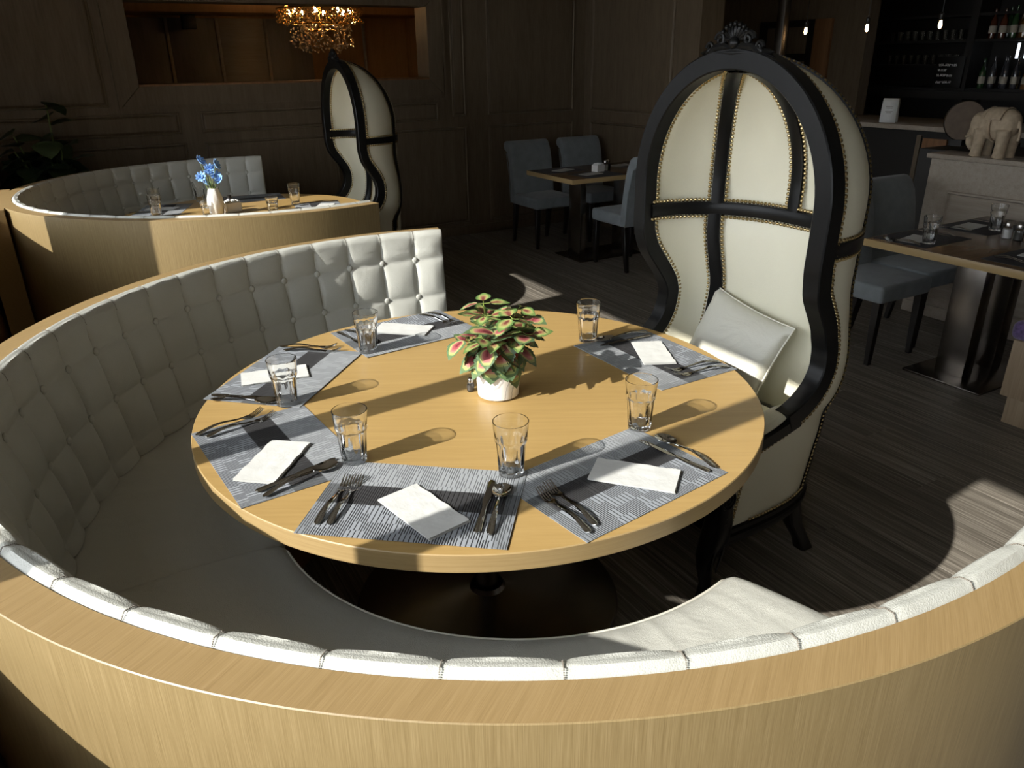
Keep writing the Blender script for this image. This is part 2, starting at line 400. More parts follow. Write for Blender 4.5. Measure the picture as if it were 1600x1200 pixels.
# casing round the opening, mitred
cs = MB(); cw = .15
o4 = [(OX0-cw, OZ0-cw), (OX1+cw, OZ0-cw), (OX1+cw, OZ1+cw), (OX0-cw, OZ1+cw)]; i4 = [(OX0, OZ0), (OX1, OZ0), (OX1, OZ1), (OX0, OZ1)]
for k in range(4):
    k2 = (k+1) % 4; m_ = MB(); g = .003
    a, b, c, d = [Vector((p[0], 0, p[1])) for p in (o4[k], o4[k2], i4[k2], i4[k])]
    t = (b-a).normalized()*g; a += t; b -= t; c -= t; d += t
    Y = Vector((0, YB-.018, 0)); Y0 = Vector((0, YB, 0))
    q = [a, b, c, d]; m_.fan([p+Y for p in q]); m_.grid([[p+Y for p in q], [p+Y0 for p in q]], cv=True)
    m_.build('casing_board', 'oak_brown', wb, sharp=15)
boxm('window_sill', 'oak_red', (OX0, YB-.02, OZ0-.004), (OX1, YB+.26, OZ0+.012), wb, .002)
m_ = MB(); m_.box((OX0-cw-.02, YB-.026, OZ0-cw-.02), (OX0-cw, YB, OZ1+cw)); m_.box((OX1+cw, YB-.026, OZ0-cw-.02), (OX1+cw+.02, YB, OZ1+cw)); m_.box((OX0-cw, YB-.026, OZ0-cw-.02), (OX1+cw, YB, OZ0-cw)); m_.build('casing_bead', 'oak_brown', wb)
for (a, b, c, d) in [(-1.8, -.62, 1.36, 2.9), (-1.8, -.1, .12, 1.06), (.04, 1.55, 1.13, 1.30), (-1.8, -.12, 1.13, 1.30), (0.04, 1.18, .12, 1.06), (1.30, 2.50, .12, 1.06), (2.35, 2.50, 1.16, 2.9),
                     (2.74, 3.76, .12, 1.06), (2.74, 3.76, 1.16, 2.9), (1.62, 2.2, 1.13, 1.30)]: panel(a, b, c, d, YB, wb)
boxm('baseboard_back', 'oak_brown', (-1.9, YB-.02, 0), (3.9, YB, .09), wb, .003)
# right wall: return towards the bar, ends at y = 3.6
wr = wallbox('wall_right', 'oak_brown', (3.9, 3.6, 0), (4.15, 5.3, 3.0))
def panel_x(y0, y1, z0, z1, x, par):
    m = panel(y0, y1, z0, z1, 0, par); m.rotation_euler = (0, 0, -PI/2); m.location = (x, 0, 0)
    for v in m.data.vertices: v.co.x = -v.co.x   # so that local -y faces -x
    return m
for (a, b, c, d) in [(3.92, 5.18, 1.16, 2.9), (3.92, 5.18, .12, 1.06)]:
    m = panel_x(a, b, c, d, 3.9, wr); m.data.flip_normals()
boxm('baseboard_right', 'oak_brown', (3.88, 3.6, 0), (3.9, 5.3, .09), wr, .003)
# next room
wn = wallbox('wall_north', 'oak_amber', (-2.05, 8.4, 0), (4.6, 8.55, 3.0))
wallbox('wall_north_right', 'oak_amber', (3.2, 5.55, 0), (3.35, 8.4, 3.0)); wallbox('wall_north_left', 'oak_brown', (-2.05, 5.55, 0), (-1.9, 8.4, 3.0))
for k, x in enumerate([-.55, .0, .55, 1.1, 1.65]):
    boxm('wall_panel', 'grey_wood' if k == 3 else 'oak_mid', (x-.25, 8.36, 0), (x+.27, 8.4, 2.15), wn, .004)  # one panel in paler wood: daylight on the wall put into its colour
for x in (-.27, .28, .83, 1.38, 2.6): boxm('batten', 'grey_wood', (x-.018, 8.34, 0), (x+.018, 8.36, 2.15), wn, .003)
wallbox('trim_6', 'oak_amber', (-1.9, 7.6, 2.17), (3.2, 8.3, 3.0), .004)
sp = boxm('wall_speaker', 'darker', (.42, 8.02, 2.02), (.56, 8.16, 2.168), None, .006); tag(sp, 'small black box speaker under the amber beam beyond the wall opening', 'speaker')

# exterior paving (bounces daylight in)
struct(boxm('ground', 'pave', (-40, -40, -.3), (-2.06, 40, -.13)))

# ================================================================== CURVED BANQUETTES
A0, A1 = 74.6, 285.4          # arc of the booth, degrees; open side faces +x
RO, RI, ZT, ZS = 1.372, 1.309, .982, .519
SEAM0, SSTEP = 80.16, 6.49
def ring_pts(prof, a0, a1, n):
    return [[Vector((r*cos(R(a0+(a1-a0)*i/n)), r*sin(R(a0+(a1-a0)*i/n)), z)) for r, z in prof] for i in range(n+1)]
def backrest_mesh():
    cols = []
    a = A0
    seams = [SEAM0+k*SSTEP for k in range(-2, 34)]
    angs = []
    for s0 in seams:
        for k in range(12):
            x = s0+SSTEP*((k/12) if True else 0)
            if A0 <= x <= A1: angs.append(x)
    angs = [A0]+[x for x in angs if A0 < x < A1]+[A1]
    # profile: path parameter -> (r, z, outward normal), from the oak edge over the roll and down to the seat
    rows = [.872, .717, .562]
    prof = []
    def base_r(z): return 1.2 + (z-.519)*(.072/.40) if z < .92 else 1.2+.401*.18
    top = []
    for k in range(11):      # rounded roll
        t = k/10; ang = PI/2*(1-t)+PI*t   # from up to inward
        top.append((1.296+.026*cos(ang), .958+.030*sin(ang), Vector((cos(ang), sin(ang)))))
    prof = [(1.309, .975, Vector((0, 1)), 0)]+[(r, z, n, 0) for r, z, n in top]
    zs = [.94-.42*k/54 for k in range(1, 55)]
    for z in zs: prof.append((base_r(z), z, Vector((-1, 0.1)), 1))
    P = []
    for ang in angs:
        s = ((ang-SEAM0)/SSTEP) % 1.0
        edge = min(abs(ang-A0), abs(ang-A1)); 
        fs = abs(sin(PI*s))**.30; fd = abs(sin(PI*s))**.8
        if edge < 2.2: fs = min(fs, 1) ; 
        row = []
        for (r, z, n, kind) in prof:
            if kind == 0 or z > rows[0]:
                # single pad from the oak edge down to the first button row
                q = (z-rows[0])/(.985-rows[0])
                ft = min(1, max(0, q)*3.2)**.5 if r < 1.30 or kind else .3
                d_n = (.0025*fs if r > 1.283 else .005*fs+.002*fd) if kind == 0 else (.010*fs+.007*fd)*ft
                c = .018*(1-fs)*(.55 if kind == 0 else 1)
            else:
                t = (rows[0]-z)/.155; ft = abs(sin(PI*min(t, 2.9999)))**.34 if t < 3 else 1
                c = .0
                d_n = .012*fs*ft+.008*fd*ft**2
                # the pleat between buttons of one row is shallower than the button pits
            e = min(1, edge/2.0)**.5
            rr = r+n.x*d_n*e; zz = z+n.y*d_n*e*(1 if kind == 0 else .2)
            row.append(Vector((rr*cos(R(ang)), rr*sin(R(ang)), zz)))
        P.append(row)
    return P, prof, rows, base_r
def make_booth(loc, label, group):
    t = thing('curved_banquette', label, 'banquette', loc, group=group)
    n = 150
    # curved oak carcass
    b = MB()
    prof = [(RO, 0.0), (RO, ZT-.0015), (RO-.0015, ZT)]
    a_ = [A0+(A1-A0)*i/n for i in range(n+1)]
    uv = [[(R(x)*RO, z) for r, z in prof] for x in a_]
    b.grid(ring_pts(prof, A0, A1, n), uv=uv); b.build('outer_panel', 'oak_face', t)
    b = MB(); prof2 = [(RO-.0015, ZT), (RI, ZT), (RI, .50), (RI-.02, .50)]
    b.grid(ring_pts(prof2, A0, A1, n))
    for x in (A0, A1):
        b.fan([Vector((r*cos(R(x)), r*sin(R(x)), z)) for r, z in [(RO, 0), (RO, ZT), (RI, ZT), (RI, 0)]])
    b.build('oak_cap', 'oak_cap', t)
    # tufted back
    P, prof, rows, base_r = backrest_mesh()
    b = MB(); b.grid(P)
    for q in (P[0], P[-1]):
        a = R(A0 if q is P[0] else A1)
        b.fan([Vector(p) for p in q]+[Vector((RI*cos(a), RI*sin(a), .52))])
    b.build('backrest', 'leather', t, sharp=50)
    bm = MB(); bm.ell((0, 0, 0), (.006, .0125, .0125), 14, 6); bme = None; sme = None
    k = 0; ang = SEAM0
    while ang < A1-1:
        for z in rows[:2]:
            p = (base_r(z)-.004)
            lo = (p*cos(R(ang)), p*sin(R(ang)), z)
            if bme is None: o = bm.build('button', 'leather', t); bme = o.data
            else: o = link('button', bme, t)
            o.location = lo; o.rotation_euler = (0, 0, R(ang))
        # stitched seam over the roll
        if sme is None:
            s_ = MB(); path = [Vector((1.309, 0, .977)), Vector((1.300, 0, .9905)), Vector((1.285, 0, .988)), Vector((1.272, 0, .975)), Vector((1.268, 0, .955))]
            for i in range(24):
                u0 = i/24*4; u1 = u0+.10
                f = lambda u: path[min(3, int(u))].lerp(path[min(3, int(u))+1], u-min(3, int(u)))
                s_.tube([f(u0), f(u1)], .0011, 5)
            o = s_.build('stitched_seam', 'seam', t, T=None); sme = o.data
        else: o = link('stitched_seam', sme, t)
        o.location = (0, 0, 0); o.rotation_euler = (0, 0, R(ang))
        ang += SSTEP
    # seat: two curved cushions with a seam in the middle, gently wrinkled
    for (s0, s1) in ((A0-.8, 180), (180, A1+.8)):
        b = MB(); nn = 90; P = []
        for i in range(nn+1):
            a = s0+(s1-s0)*i/nn; e = min(a-s0, s1-a)/1.6; e = min(1, max(0, e))**.5
            row = []
            for r, z in [(.70, .40), (.700, .475), (.706, .498), (.722, .510), (.76, .517), (.83, .521), (.90, .522), (.97, .522), (1.04, .522), (1.11, .521), (1.17, .519), (1.215, .515)]:
                w = 0
                if r > .71: w = .0035*noise.noise(Vector((a*.55, r*3.2, loc[1])))+.003*abs(noise.noise(Vector((a*1.3+r*6, r*1.5, 4+loc[1]))))
                zz = z-(1-e)*.010*(1 if z > .45 else 0)+w
                row.append(Vector((r*cos(R(a)), r*sin(R(a)), zz)))
            P.append(row)
        b.grid(P); b.fan(P[0]+[Vector((1.215*cos(R(s0)), 1.215*sin(R(s0)), .40))]); b.fan(P[-1]+[Vector((1.215*cos(R(s1)), 1.215*sin(R(s1)), .40))])
        c = b.build('seat_cushion', 'leather_seat', t, sharp=60)
        pp = MB(); pp.tube([Vector((.7035*cos(R(s0+.8+(s1-s0-1.6)*i/60)), .7035*sin(R(s0+.8+(s1-s0-1.6)*i/60)), .4975 if 0 < i < 60 else .488)) for i in range(61)], .0026, 6)
        pp.build('piping', 'piping', c)
    b = MB(); b.grid(ring_pts([(1.30, .0), (1.30, .40), (.70, .40), (.735, .385), (.78, .05), (.80, 0)], A0-.5, A1+.5, 80))
    for x in (A0-.5, A1+.5): b.fan([Vector((r*cos(R(x)), r*sin(R(x)), z)) for r, z in [(1.30, 0), (1.30, .40), (.70, .40), (.735, .385), (.78, .05), (.80, 0)]])
    b.build('seat_base', 'oak_red', t)
    boxm('filler_panel', 'oak_cap', (-1.449, -.42, 0), (-1.33, .42, .9815), t)
    return t
booth1 = make_booth((0, 0, 0), 'curved white tufted banquette nearest the camera, around the coleus table', 'curved banquettes by the windows')
booth2 = dup(booth1, (0.002, 3.386, 0), label='farther curved white tufted banquette, around the blue flower table')

# ================================================================== ROUND TABLES
def make_round_table(loc, label):
    t = thing('round_table', label, 'table', loc, group='round oak tables in the booths')
    b = MB(); RT = .804
    b.lathe([(.0001, .75), (RT-.002, .75)], 160); b.lathe([(.0001, .706), (RT-.002, .706)], 160)
    b.build('tabletop', 'oak_top', t)
    b = MB(); n = 160; prof = [(RT-.002, .75), (RT, .748), (RT, .708), (RT-.002, .706)]
    P = [[Vector((r*cos(2*PI*i/n), r*sin(2*PI*i/n), z)) for r, z in prof] for i in range(n+1)]
    b.grid(P, uv=[[(2*PI*i/n*RT, z) for r, z in prof] for i in range(n+1)]); b.build('edge_band', 'oak_edge', t)
    b = MB(); b.lathe([(.0001, .0), (.43, .0), (.432, .006), (.425, .014), (.30, .022), (.12, .034), (.06, .045), (.052, .06)], 96); b.build('base_disc', 'dark_steel', t)
    b = MB(); b.lathe([(.038, .04), (.038, .70)], 32); b.build('pole', 'dark_steel', t)
    b = MB(); b.lathe([(.04, .66), (.22, .698), (.22, .7055), (.0001, .7055)], 40); b.build('mounting_plate', 'black_leg', t)
    return t
TC = (-.064, .104)
tab1 = make_round_table((TC[0], TC[1], 0), 'large round oak table in front with coleus pot, set for six')
tab2 = dup(tab1, (TC[0]+.02, TC[1]+3.386, 0), label='round oak table in the far booth with the blue flower vase')

# ================================================================== TABLEWARE
TZ = .7502
def tumbler(h=.14, r1=.0425, r0=.030, name='drinking_glass'):
    b = MB(); N_ = 60
    def fl(a, z):   # ten flutes on the lower two thirds, scalloped at the top
        k = .5+.5*cos(10*a); lim = .62*h+.010*(cos(10*a))
        w = max(0, min(1, (lim-z)/.006))*max(0, min(1, (z-.002)/.006))
        return 1-.075*k*w
    step = .0022
    out = [(.0001, 0.0), (r0-.003, 0), (r0, .002), (r0+.0003, .008)]
    for k in range(1, 12):
        z = .008+(.60*h-.008)*k/11; out.append((r0+(r1-r0)*(z/h)*.80, z))
    out += [(r0+(r1-r0)*.52+.0018, .64*h), (r0+(r1-r0)*.60+.0022, .68*h), (r0+(r1-r0)*.72, .72*h), (r0+(r1-r0)*.85, .85*h), (r1, h-.001), (r1-.0008, h)]
    inn = [(r1-.0022, h-.0008), (r0+(r1-r0)*.85-.0024, .85*h), (r0+(r1-r0)*.64-.0026, .68*h), (r0+(r1-r0)*.45-.003, .45*h), (r0+(r1-r0)*.2-.004, .18*h), (r0-.006, .105*h), (.012, .098*h), (.0001, .098*h)]
    b.lathe(out, N_, fl=fl); nb = len(out)
    b.grid([[Vector((out[-1][0]*cos(2*PI*k/N_), out[-1][0]*sin(2*PI*k/N_), h)) for k in range(N_)], [Vector((inn[0][0]*cos(2*PI*k/N_), inn[0][0]*sin(2*PI*k/N_), inn[0][1])) for k in range(N_)]], cv=True)
    b.lathe(inn, N_)
    return b.build(name, 'glass', sharp=40)
G = 'fluted glass tumblers on the near table'
glasses = [(-.527, -.110, 'empty fluted tumbler at the left corner of the frontmost placemat, second from front'), (-.227, -.363, 'empty fluted tumbler nearest the camera, behind the front knife and spoon'),
           (.183, -.328, 'empty fluted tumbler at the right placemat, beside a spoon bowl'), (.455, .297, 'empty fluted tumbler at the far right of the table, before the hooded chair'),
           (-.583, .316, 'empty fluted tumbler on the left, in front of a narrow folded napkin'), (-.236, .600, 'empty fluted tumbler at the far left placemat, nearest the tufted back')]
g0 = tumbler(); tag(g0, glasses[0][2], 'glass', G, (glasses[0][0], glasses[0][1], TZ+.0015))
for k, (x, y, l) in enumerate(glasses[1:]): dup(g0, (x, y, TZ+.0015), R(7*k), label=l)
# placemats
mats = [(-.467, -.362, -38.3, 'front'), (-.680, .049, -85, 'left front'), (-.522, .539, -132.5, 'left back'), (-.051, .719, -174.5, 'far back'), (.544, .058, 91.1, 'right back'), (-.031, -.501, 7.8, 'right front')]
ML = {'front': 'grey striped woven placemat nearest the camera, under the diamond-turned napkin', 'left front': 'grey striped woven placemat at the left table edge, next to the front one',
      'left back': 'grey woven placemat at the left, half hidden behind a tumbler, nearest the tufted corner', 'far back': 'grey woven placemat at the far edge, half behind the coleus',
      'right back': 'grey woven placemat in front of the hooded chair, crossed by leaf shadows', 'right front': 'grey woven placemat at the near right with a wide flat napkin'}
m0 = MB(); m0.box((-.225, -.154, 0), (.225, .154, .0014)); mat0 = None
for k, (x, y, a, w) in enumerate(mats):
    z = TZ+.0002+(.0016 if w in ('front', 'left back', 'far back') else 0)*1.0
    if mat0 is None: mat0 = m0.build('placemat', 'placemat'); tag(mat0, ML[w], 'placemat', 'woven placemats on the near table', (x, y, z), R(a))
    else: dup(mat0, (x, y, z), R(a), label=ML[w])
# napkins
def napkin(w=.104, l=.20):
    b = MB(); nx, ny = 10, 18
    def top(i, j):
        x = (i/nx-.5)*w; y = (j/ny-.5)*l
        return Vector((x+.0015*sin(j*1.1), y, .0052+.0012*noise.noise(Vector((x*40, y*28, 3)))))
    P = [[top(i, j) for j in range(ny+1)] for i in range(nx+1)]; b.grid(P)
    for lay in range(3):
        z1 = .0052-.0017*lay; z0 = z1-.0013; s = lay*.0012
        b.box((-w/2+s*.4, -l/2-s, z0), (w/2+s, l/2-s*.3, z1-.0008))
    return b.build('paper_napkin', 'paper', sharp=30, weld=False)
naps = [(-.476, -.408, 10.64, 'white folded paper napkin on the frontmost placemat, one end in shade'), (-.702, -.013, -39.7, 'white folded paper napkin at the left edge, embossed near its middle'),
        (-.564, .543, 80.0, 'white folded paper napkin behind the left tumbler'), (-.053, .740, 47.5, 'white folded paper napkin at the far back placemat'),
        (.564, .079, -26.5, 'white folded paper napkin before the hooded chair'), (.012, -.525, 41.0, 'white folded paper napkin lying across the right front placemat')]
n0 = None
for k, (x, y, a, l) in enumerate(naps):
    if n0 is None: n0 = napkin(); tag(n0, l, 'napkin', 'folded white napkins on the near table', (x, y, TZ+.0034), R(a))
    else: dup(n0, (x, y, TZ+.0034), R(a), label=l)
# cutlery (tail at -x, head at +x, length .20)
def handle(b, x0, x1, w0, w1, zf, dec=True):
    P = []
    for i in range(25):
        t = i/24; x = x0+(x1-x0)*t
        w = w0*(1-t)**1.0+w1*t
        if t < .10: w *= (1-((.10-t)/.10)**2)**.5*.999+.001 if t < .10 else 1
        z = zf(t); th = .0017
        row = [Vector((x, -w, z)), Vector((x, -w*.75, z+th)), Vector((x, 0, z+th*1.25)), Vector((x, w*.75, z+th)), Vector((x, w, z)), Vector((x, w*.6, z-th*.7)), Vector((x, -w*.6, z-th*.7))]
        P.append(row)
    b.sweep(P)
    if dec:
        for i in range(26):
            t = .05+.5*i/26; x = x0+(x1-x0)*t; w = (w0*(1-t)+w1*t)*.45
            b.ell((x, w*(1 if i % 2 else -1), zf(t)+.0019), (.0026, .0018, .0007), 6, 4)
def make_fork():
    b = MB(); zf = lambda t: .0035+.010*max(0, sin(PI*min(1, t*1.05)))**1.5*.8+(.003 if t > .9 else 0)*0
    handle(b, -.10, .035, .0088, .0030, zf)
    z0 = zf(1)
    def zz(x): t = (x-.035)/.065; return z0-.006*sin(PI*min(1, t*1.1))+.010*max(0, t-.35)
    P = []
    for i in range(10):
        x = .035+.025*i/9; w = .003+.0095*(sin(PI/2*min(1, i/7)))
        P.append([Vector((x, -w, zz(x)+.0022*(i/9))), Vector((x, 0, zz(x))), Vector((x, w, zz(x)+.0022*(i/9))), Vector((x, w*.9, zz(x)-.0016+.002*(i/9))), Vector((x, 0, zz(x)-.0018)), Vector((x, -w*.9, zz(x)-.0016+.002*(i/9)))])
    b.sweep(P)
    for k in range(4):
        y = (-1.5+k)*.0066; P = []
        for i in range(9):
            x = .058+.042*i/8; w = .0019*(1-.55*(i/8)**2); z = zz(x)+.0012
            P.append([Vector((x, y-w, z-.0008)), Vector((x, y-w, z+.0008)), Vector((x, y+w, z+.0008)), Vector((x, y+w, z-.0008))])
        b.sweep(P)
    return b
def make_knife():
    b = MB(); zf = lambda t: .0030
    handle(b, -.10, .0, .0092, .0052, zf)
    P = []
    for i in range(22):
        t = i/21; x = .0+.115*t; wu = .0050+.0030*min(1, t*5); wd = .0050+.0050*sin(PI*min(.5, t*.9))
        if t > .72: q = (t-.72)/.28; wd *= (1-q**2)**.5+.001; 
        if t > .9: wu *= 1-.5*((t-.9)/.1)
        P.append([Vector((x, -wd, .0028)), Vector((x, 0, .0040)), Vector((x, wu, .0034)), Vector((x, wu, .0022)), Vector((x, 0, .0020))])
    b.sweep(P); return b
def make_spoon():
    b = MB(); zf = lambda t: .0035+.011*max(0, sin(PI*min(1, t*1.0)))**1.4*.8+.003*t
    handle(b, -.10, .038, .0088, .0028, zf)
    top = []; bot = []
    n, m = 18, 7
    for j in range(m+1):
        q = j/m
        rt = []; rb = []
        for i in range(n):
            a = 2*PI*i/n; x = .070+.034*q*cos(a); y = .0212*q*sin(a)*(1+.12*cos(a)); z = .0095-.0078*(1-q*q)+.0015*(q*cos(a)*-1)
            rt.append(Vector((x, y, z))); rb.append(Vector((x, y*1.02, z-.0012-.0005*q)))
        top.append(rt); bot.append(rb)
    b.grid(top, cv=True); b.grid(bot, cv=True); b.grid([top[-1], bot[-1]], cv=True); return b
cut = [
 ('fork', -.628, -.265, 50.7, 'fork on the frontmost placemat, outer of the pair at left'), ('fork', -.606, -.279, 51.2, 'fork on the frontmost placemat, inner of the pair beside the napkin'),
 ('knife', -.353, -.465, 53.0, 'table knife on the frontmost placemat, mirrored blade beside a spoon'), ('spoon', -.334, -.487, 52.9, 'spoon on the frontmost placemat by the nearest tumbler'),
 ('fork', -.751, .265, 18.7, 'fork on the left edge placemat, outer one on the rim side'), ('fork', -.728, .231, 14.0, 'fork on the left edge placemat, inner one'),
 ('knife', -.676, -.112, 15.4, 'table knife on the left edge placemat, lying behind its spoon'), ('spoon', -.668, -.138, 18.9, 'spoon on the left edge placemat, pointing at the tumbler'),
 ('knife', -.684, .428, -38, 'table knife on the left back placemat near the left tumbler'), ('spoon', -.690, .396, -37, 'spoon on the left back placemat, bowl at the left tumbler'),
 ('fork', -.401, .746, -31, 'fork on the left back placemat, outer one near tufted back'), ('fork', -.400, .702, -33, 'fork on the left back placemat, inner one'),
 ('knife', -.245, .745, -78, 'table knife on the far back placemat behind its tumbler'), ('spoon', -.215, .750, -78, 'spoon on the far back placemat behind its tumbler'),
 ('fork', .100, .78, -73, 'fork on the far back placemat, nearer the napkin'), ('fork', .132, .785, -76, 'fork on the far back placemat, outer one by the leaves'),
 ('spoon', .578, .258, 174, 'spoon on the placemat before the hooded chair, farther from napkin'), ('knife', .570, .222, 178, 'table knife on the placemat before the hooded chair'),
 ('fork', .595, -.082, 172, 'fork on the placemat before the hooded chair, inner one'), ('fork', .590, -.125, 170, 'fork on the placemat before the hooded chair, outer one'),
 ('fork', -.213, -.565, 90.7, 'fork on the right front placemat, outer one at its corner'), ('fork', -.185, -.550, 90, 'fork on the right front placemat, inner one'),
 ('spoon', .193, -.498, 93, 'spoon on the right front placemat, bowl beside the tumbler'), ('knife', .155, -.505, 101, 'table knife on the right front placemat by the wide napkin')]
mk = {'fork': make_fork, 'knife': make_knife, 'spoon': make_spoon}; proto = {}
for kd, x, y, a, l in cut:
    z = TZ+.0030
    nm = {'fork': 'fork', 'knife': 'table_knife', 'spoon': 'spoon'}[kd]
    if kd not in proto: o = mk[kd]().build(nm, 'cutlery', sharp=40); proto[kd] = o; tag(o, l, nm.replace('_', ' '), kd+'s on the near table', (x, y, z), R(a))
    else: dup(proto[kd], (x, y, z), R(a), label=l)

# ================================================================== COLEUS PLANT
def leaf_mesh(L_, w, curl, cool, serr=True):
    b = MB(); n, m = 16, 8
    off = 0.0 if cool else 0.5
    def row(i):
        t = i/n; x = L_*t
        ww = w*(sin(PI*t**.72)**.85)*(1-.1*t) if 0 < t < 1 else 0.0003
        r = []; uvs = []
        for j in range(-m//2, m//2+1):
            q = j/(m/2); se = 1+(.07*(1 if i % 2 else -1) if abs(q) == 1 and serr else 0)
            y = q*ww*se; z = -curl*L_*(t**2)*.9+.10*w*abs(q)*(1-t)+.02*w*sin(t*22)*abs(q)
            d = max(abs(q)**1.1*.95, (t*1.5-.5)*.9 if t > .4 else 0, 0)
            r.append(Vector((x, y, z))); uvs.append((min(1, d), off+t*.12))
        return r, uvs
    rows = [row(i) for i in range(n+1)]
    b.grid([r for r, u in rows], uv=[u for r, u in rows]); return b
plant = thing('potted_coleus', 'potted red and green coleus in a white marble pot at the table centre', 'plant', (-.030, .060, TZ))
b = MB(); b.lathe([(.0001, 0), (.052, 0), (.060, .006), (.063, .05), (.0635, .108), (.0605, .110), (.058, .100), (.0001, .096)], 48); b.build('pot', 'marble', plant)
b = MB(); b.lathe([(.0001, .101), (.03, .103), (.058, .099)], 24); b.build('soil', 'soil', plant)
random.seed(11)
protoL = []
for k in range(8):
    L_ = [.075, .088, .070, .060, .055, .062, .050, .048][k]; cool = k < 4
    protoL.append((leaf_mesh(L_, L_*(.50 if cool else .43), [.35, .2, .5, .3, .25, .4, .15, .3][k], cool), cool))
lm = [None]*8
camdir = Vector((-.986+.03, -1.719-.06, .9)).normalized()
stems = MB(); nleaf = 0
def put_leaf(k, pos, az, pitch, roll=0, s=1):
    global nleaf
    bb, cool = protoL[k]
    if lm[k] is None: o = bb.build('leaf', 'coleus', plant, sharp=180); lm[k] = o.data
    else: o = link('leaf', lm[k], plant)
    o.location = pos; o.rotation_euler = (roll, -pitch, az); o.scale = (s, s, s); nleaf += 1
for i in range(16):
    az = 2*PI*i/16*2.4+random.uniform(-.3, .3); lean = random.uniform(.1, .75); hgt = random.uniform(.08, .172)*(1.1-.4*lean)
    base = Vector((random.uniform(-.02, .02), random.uniform(-.02, .02), .10)); tip = base+Vector((cos(az)*lean*.15, sin(az)*lean*.15, hgt))
    mid = base.lerp(tip, .5)+Vector((0, 0, .015)); stems.tube([base, mid, tip], [.0022, .0018, .0014], 6)
    levels = 4
    for lv in range(levels):
        t = (lv+1)/levels; p = base.lerp(tip, t)+Vector((0, 0, .01*sin(PI*t)))
        low = lv < 2
        for s_ in range(3 if lv else 2):
            a = az+lv*PI/2+s_*PI*.72+random.uniform(-.4, .4)
            k = random.choice([0, 1, 2, 3] if low else [4, 5, 6, 7] if random.random() > .3 else [2, 3])
            q = p+Vector((cos(a)*.018, sin(a)*.018, .002)); stems.tube([p, q], .001, 5)
            put_leaf(k, q, a, random.uniform(-.9, -.1) if low else random.uniform(-.2, .65), random.uniform(-.3, .3), random.uniform(.85, 1.2)*(1.0 if low else .95))
# skirt of broad leaves hanging over the pot rim
for i in range(12):
    a = 2*PI*i/12+.2; q = Vector((cos(a)*.045, sin(a)*.045, .135+.022*(i % 3))); stems.tube([Vector((cos(a)*.01, sin(a)*.01, .10)), q], .0016, 5)
    put_leaf([0, 1, 3, 1][i % 4], q, a+random.uniform(-.3, .3), -.85-.25*(i % 2), random.uniform(-.3, .3), 1.12)
stems.build('stem', 'stem', plant)
def shaker(x, y, z, label, fill='salt', group=None, s=1):
    t = thing('shaker', label, 'shaker', (x, y, z), group=group)
    b = MB(); b.lathe([(.0001, 0), (.016*s, 0), (.018*s, .003), (.018*s, .03*s), (.015*s, .045*s), (.012*s, .05*s)], 20); b.build('body', 'glass', t)
    b = MB(); b.lathe([(.0001, .003), (.0145*s, .003), (.0145*s, .034*s), (.0001, .034*s)], 16); b.build('filling', fill, t)
    b = MB(); b.lathe([(.0135*s, .046*s), (.0135*s, .058*s), (.010*s, .065*s), (.0001, .067*s)], 20); b.build('cap', 'steel', t); return t
shaker(-.088, .125, TZ, 'small glass shaker half hidden behind the marble pot', 'pepper', None, .62)

# ================================================================== HOODED PORTER CHAIRS
ZW = 1.25
XF = [(0.0, -.235), (.2, -.235), (.45, -.225), (.55, -.205), (.585, -.165), (.605, -.075), (.64, .010), (.70, .082), (.76, .112), (.83, .118), (.89, .100), (.95, .060), (1.01, .018), (1.08, 0), (1.25, 0)]
WW = [(0, .33), (.22, .345), (.40, .365), (.58, .385), (.66, .392), (.76, .388), (.86, .378), (.97, .392), (1.06, .405), (1.25, .41)]
XBK = [(0, .31), (.2, .325), (.5, .35), (.9, .365), (1.25, .375)]
def lin(tab, x):
    if x <= tab[0][0]: return tab[0][1]
    for (a, va), (b, vb) in zip(tab, tab[1:]):
        if x <= b: return va+(vb-va)*(x-a)/(b-a)
    return tab[-1][1]
def smooth_lin(tab, z): return sum(lin(tab, z+d)*w for d, w in ((-.022, .14), (-.011, .22), (0, .28), (.011, .22), (.022, .14)))
def shell(psi, h, inset=0, off=0):
    """psi -90..90 deg (right .. left), h: z if <= ZW, above that ZW + dome angle (rad); inset = distance inside the outer skin"""
    s_, c_ = sin(R(psi)), max(0, cos(R(psi)))
    if h <= ZW: z = h; lam = 0
    else: z = ZW; lam = h-ZW
    w = smooth_lin(WW, z)-inset; xf = smooth_lin(XF, z); D = lin(XBK, z)-xf-inset; n = .86 if z > .95 else .62+.24*max(0, (z-.5)/.45)
    px = xf+D*(c_**n)*cos(lam); py = w*math.copysign(abs(s_)**n, s_)*cos(lam); pz = z+(.415-inset)*sin(lam)
    return Vector((px, py, pz))
def snorm(psi, h, inset):
    d = 1.0; p = shell(min(89, max(-89, psi)), h, inset)
    a = shell(min(90, psi+d), h, inset)-shell(max(-90, psi-d), h, inset)
    b = shell(psi, h+.01, inset)-shell(psi, h-.01, inset)
    n = b.cross(a)
    if n.length < 1e-9: n = Vector((0, 0, 1))
    n.normalize()
    if n.dot(p-Vector((.1, 0, 1.2 if p.z > 1.2 else p.z))) < 0: n = -n
    return n
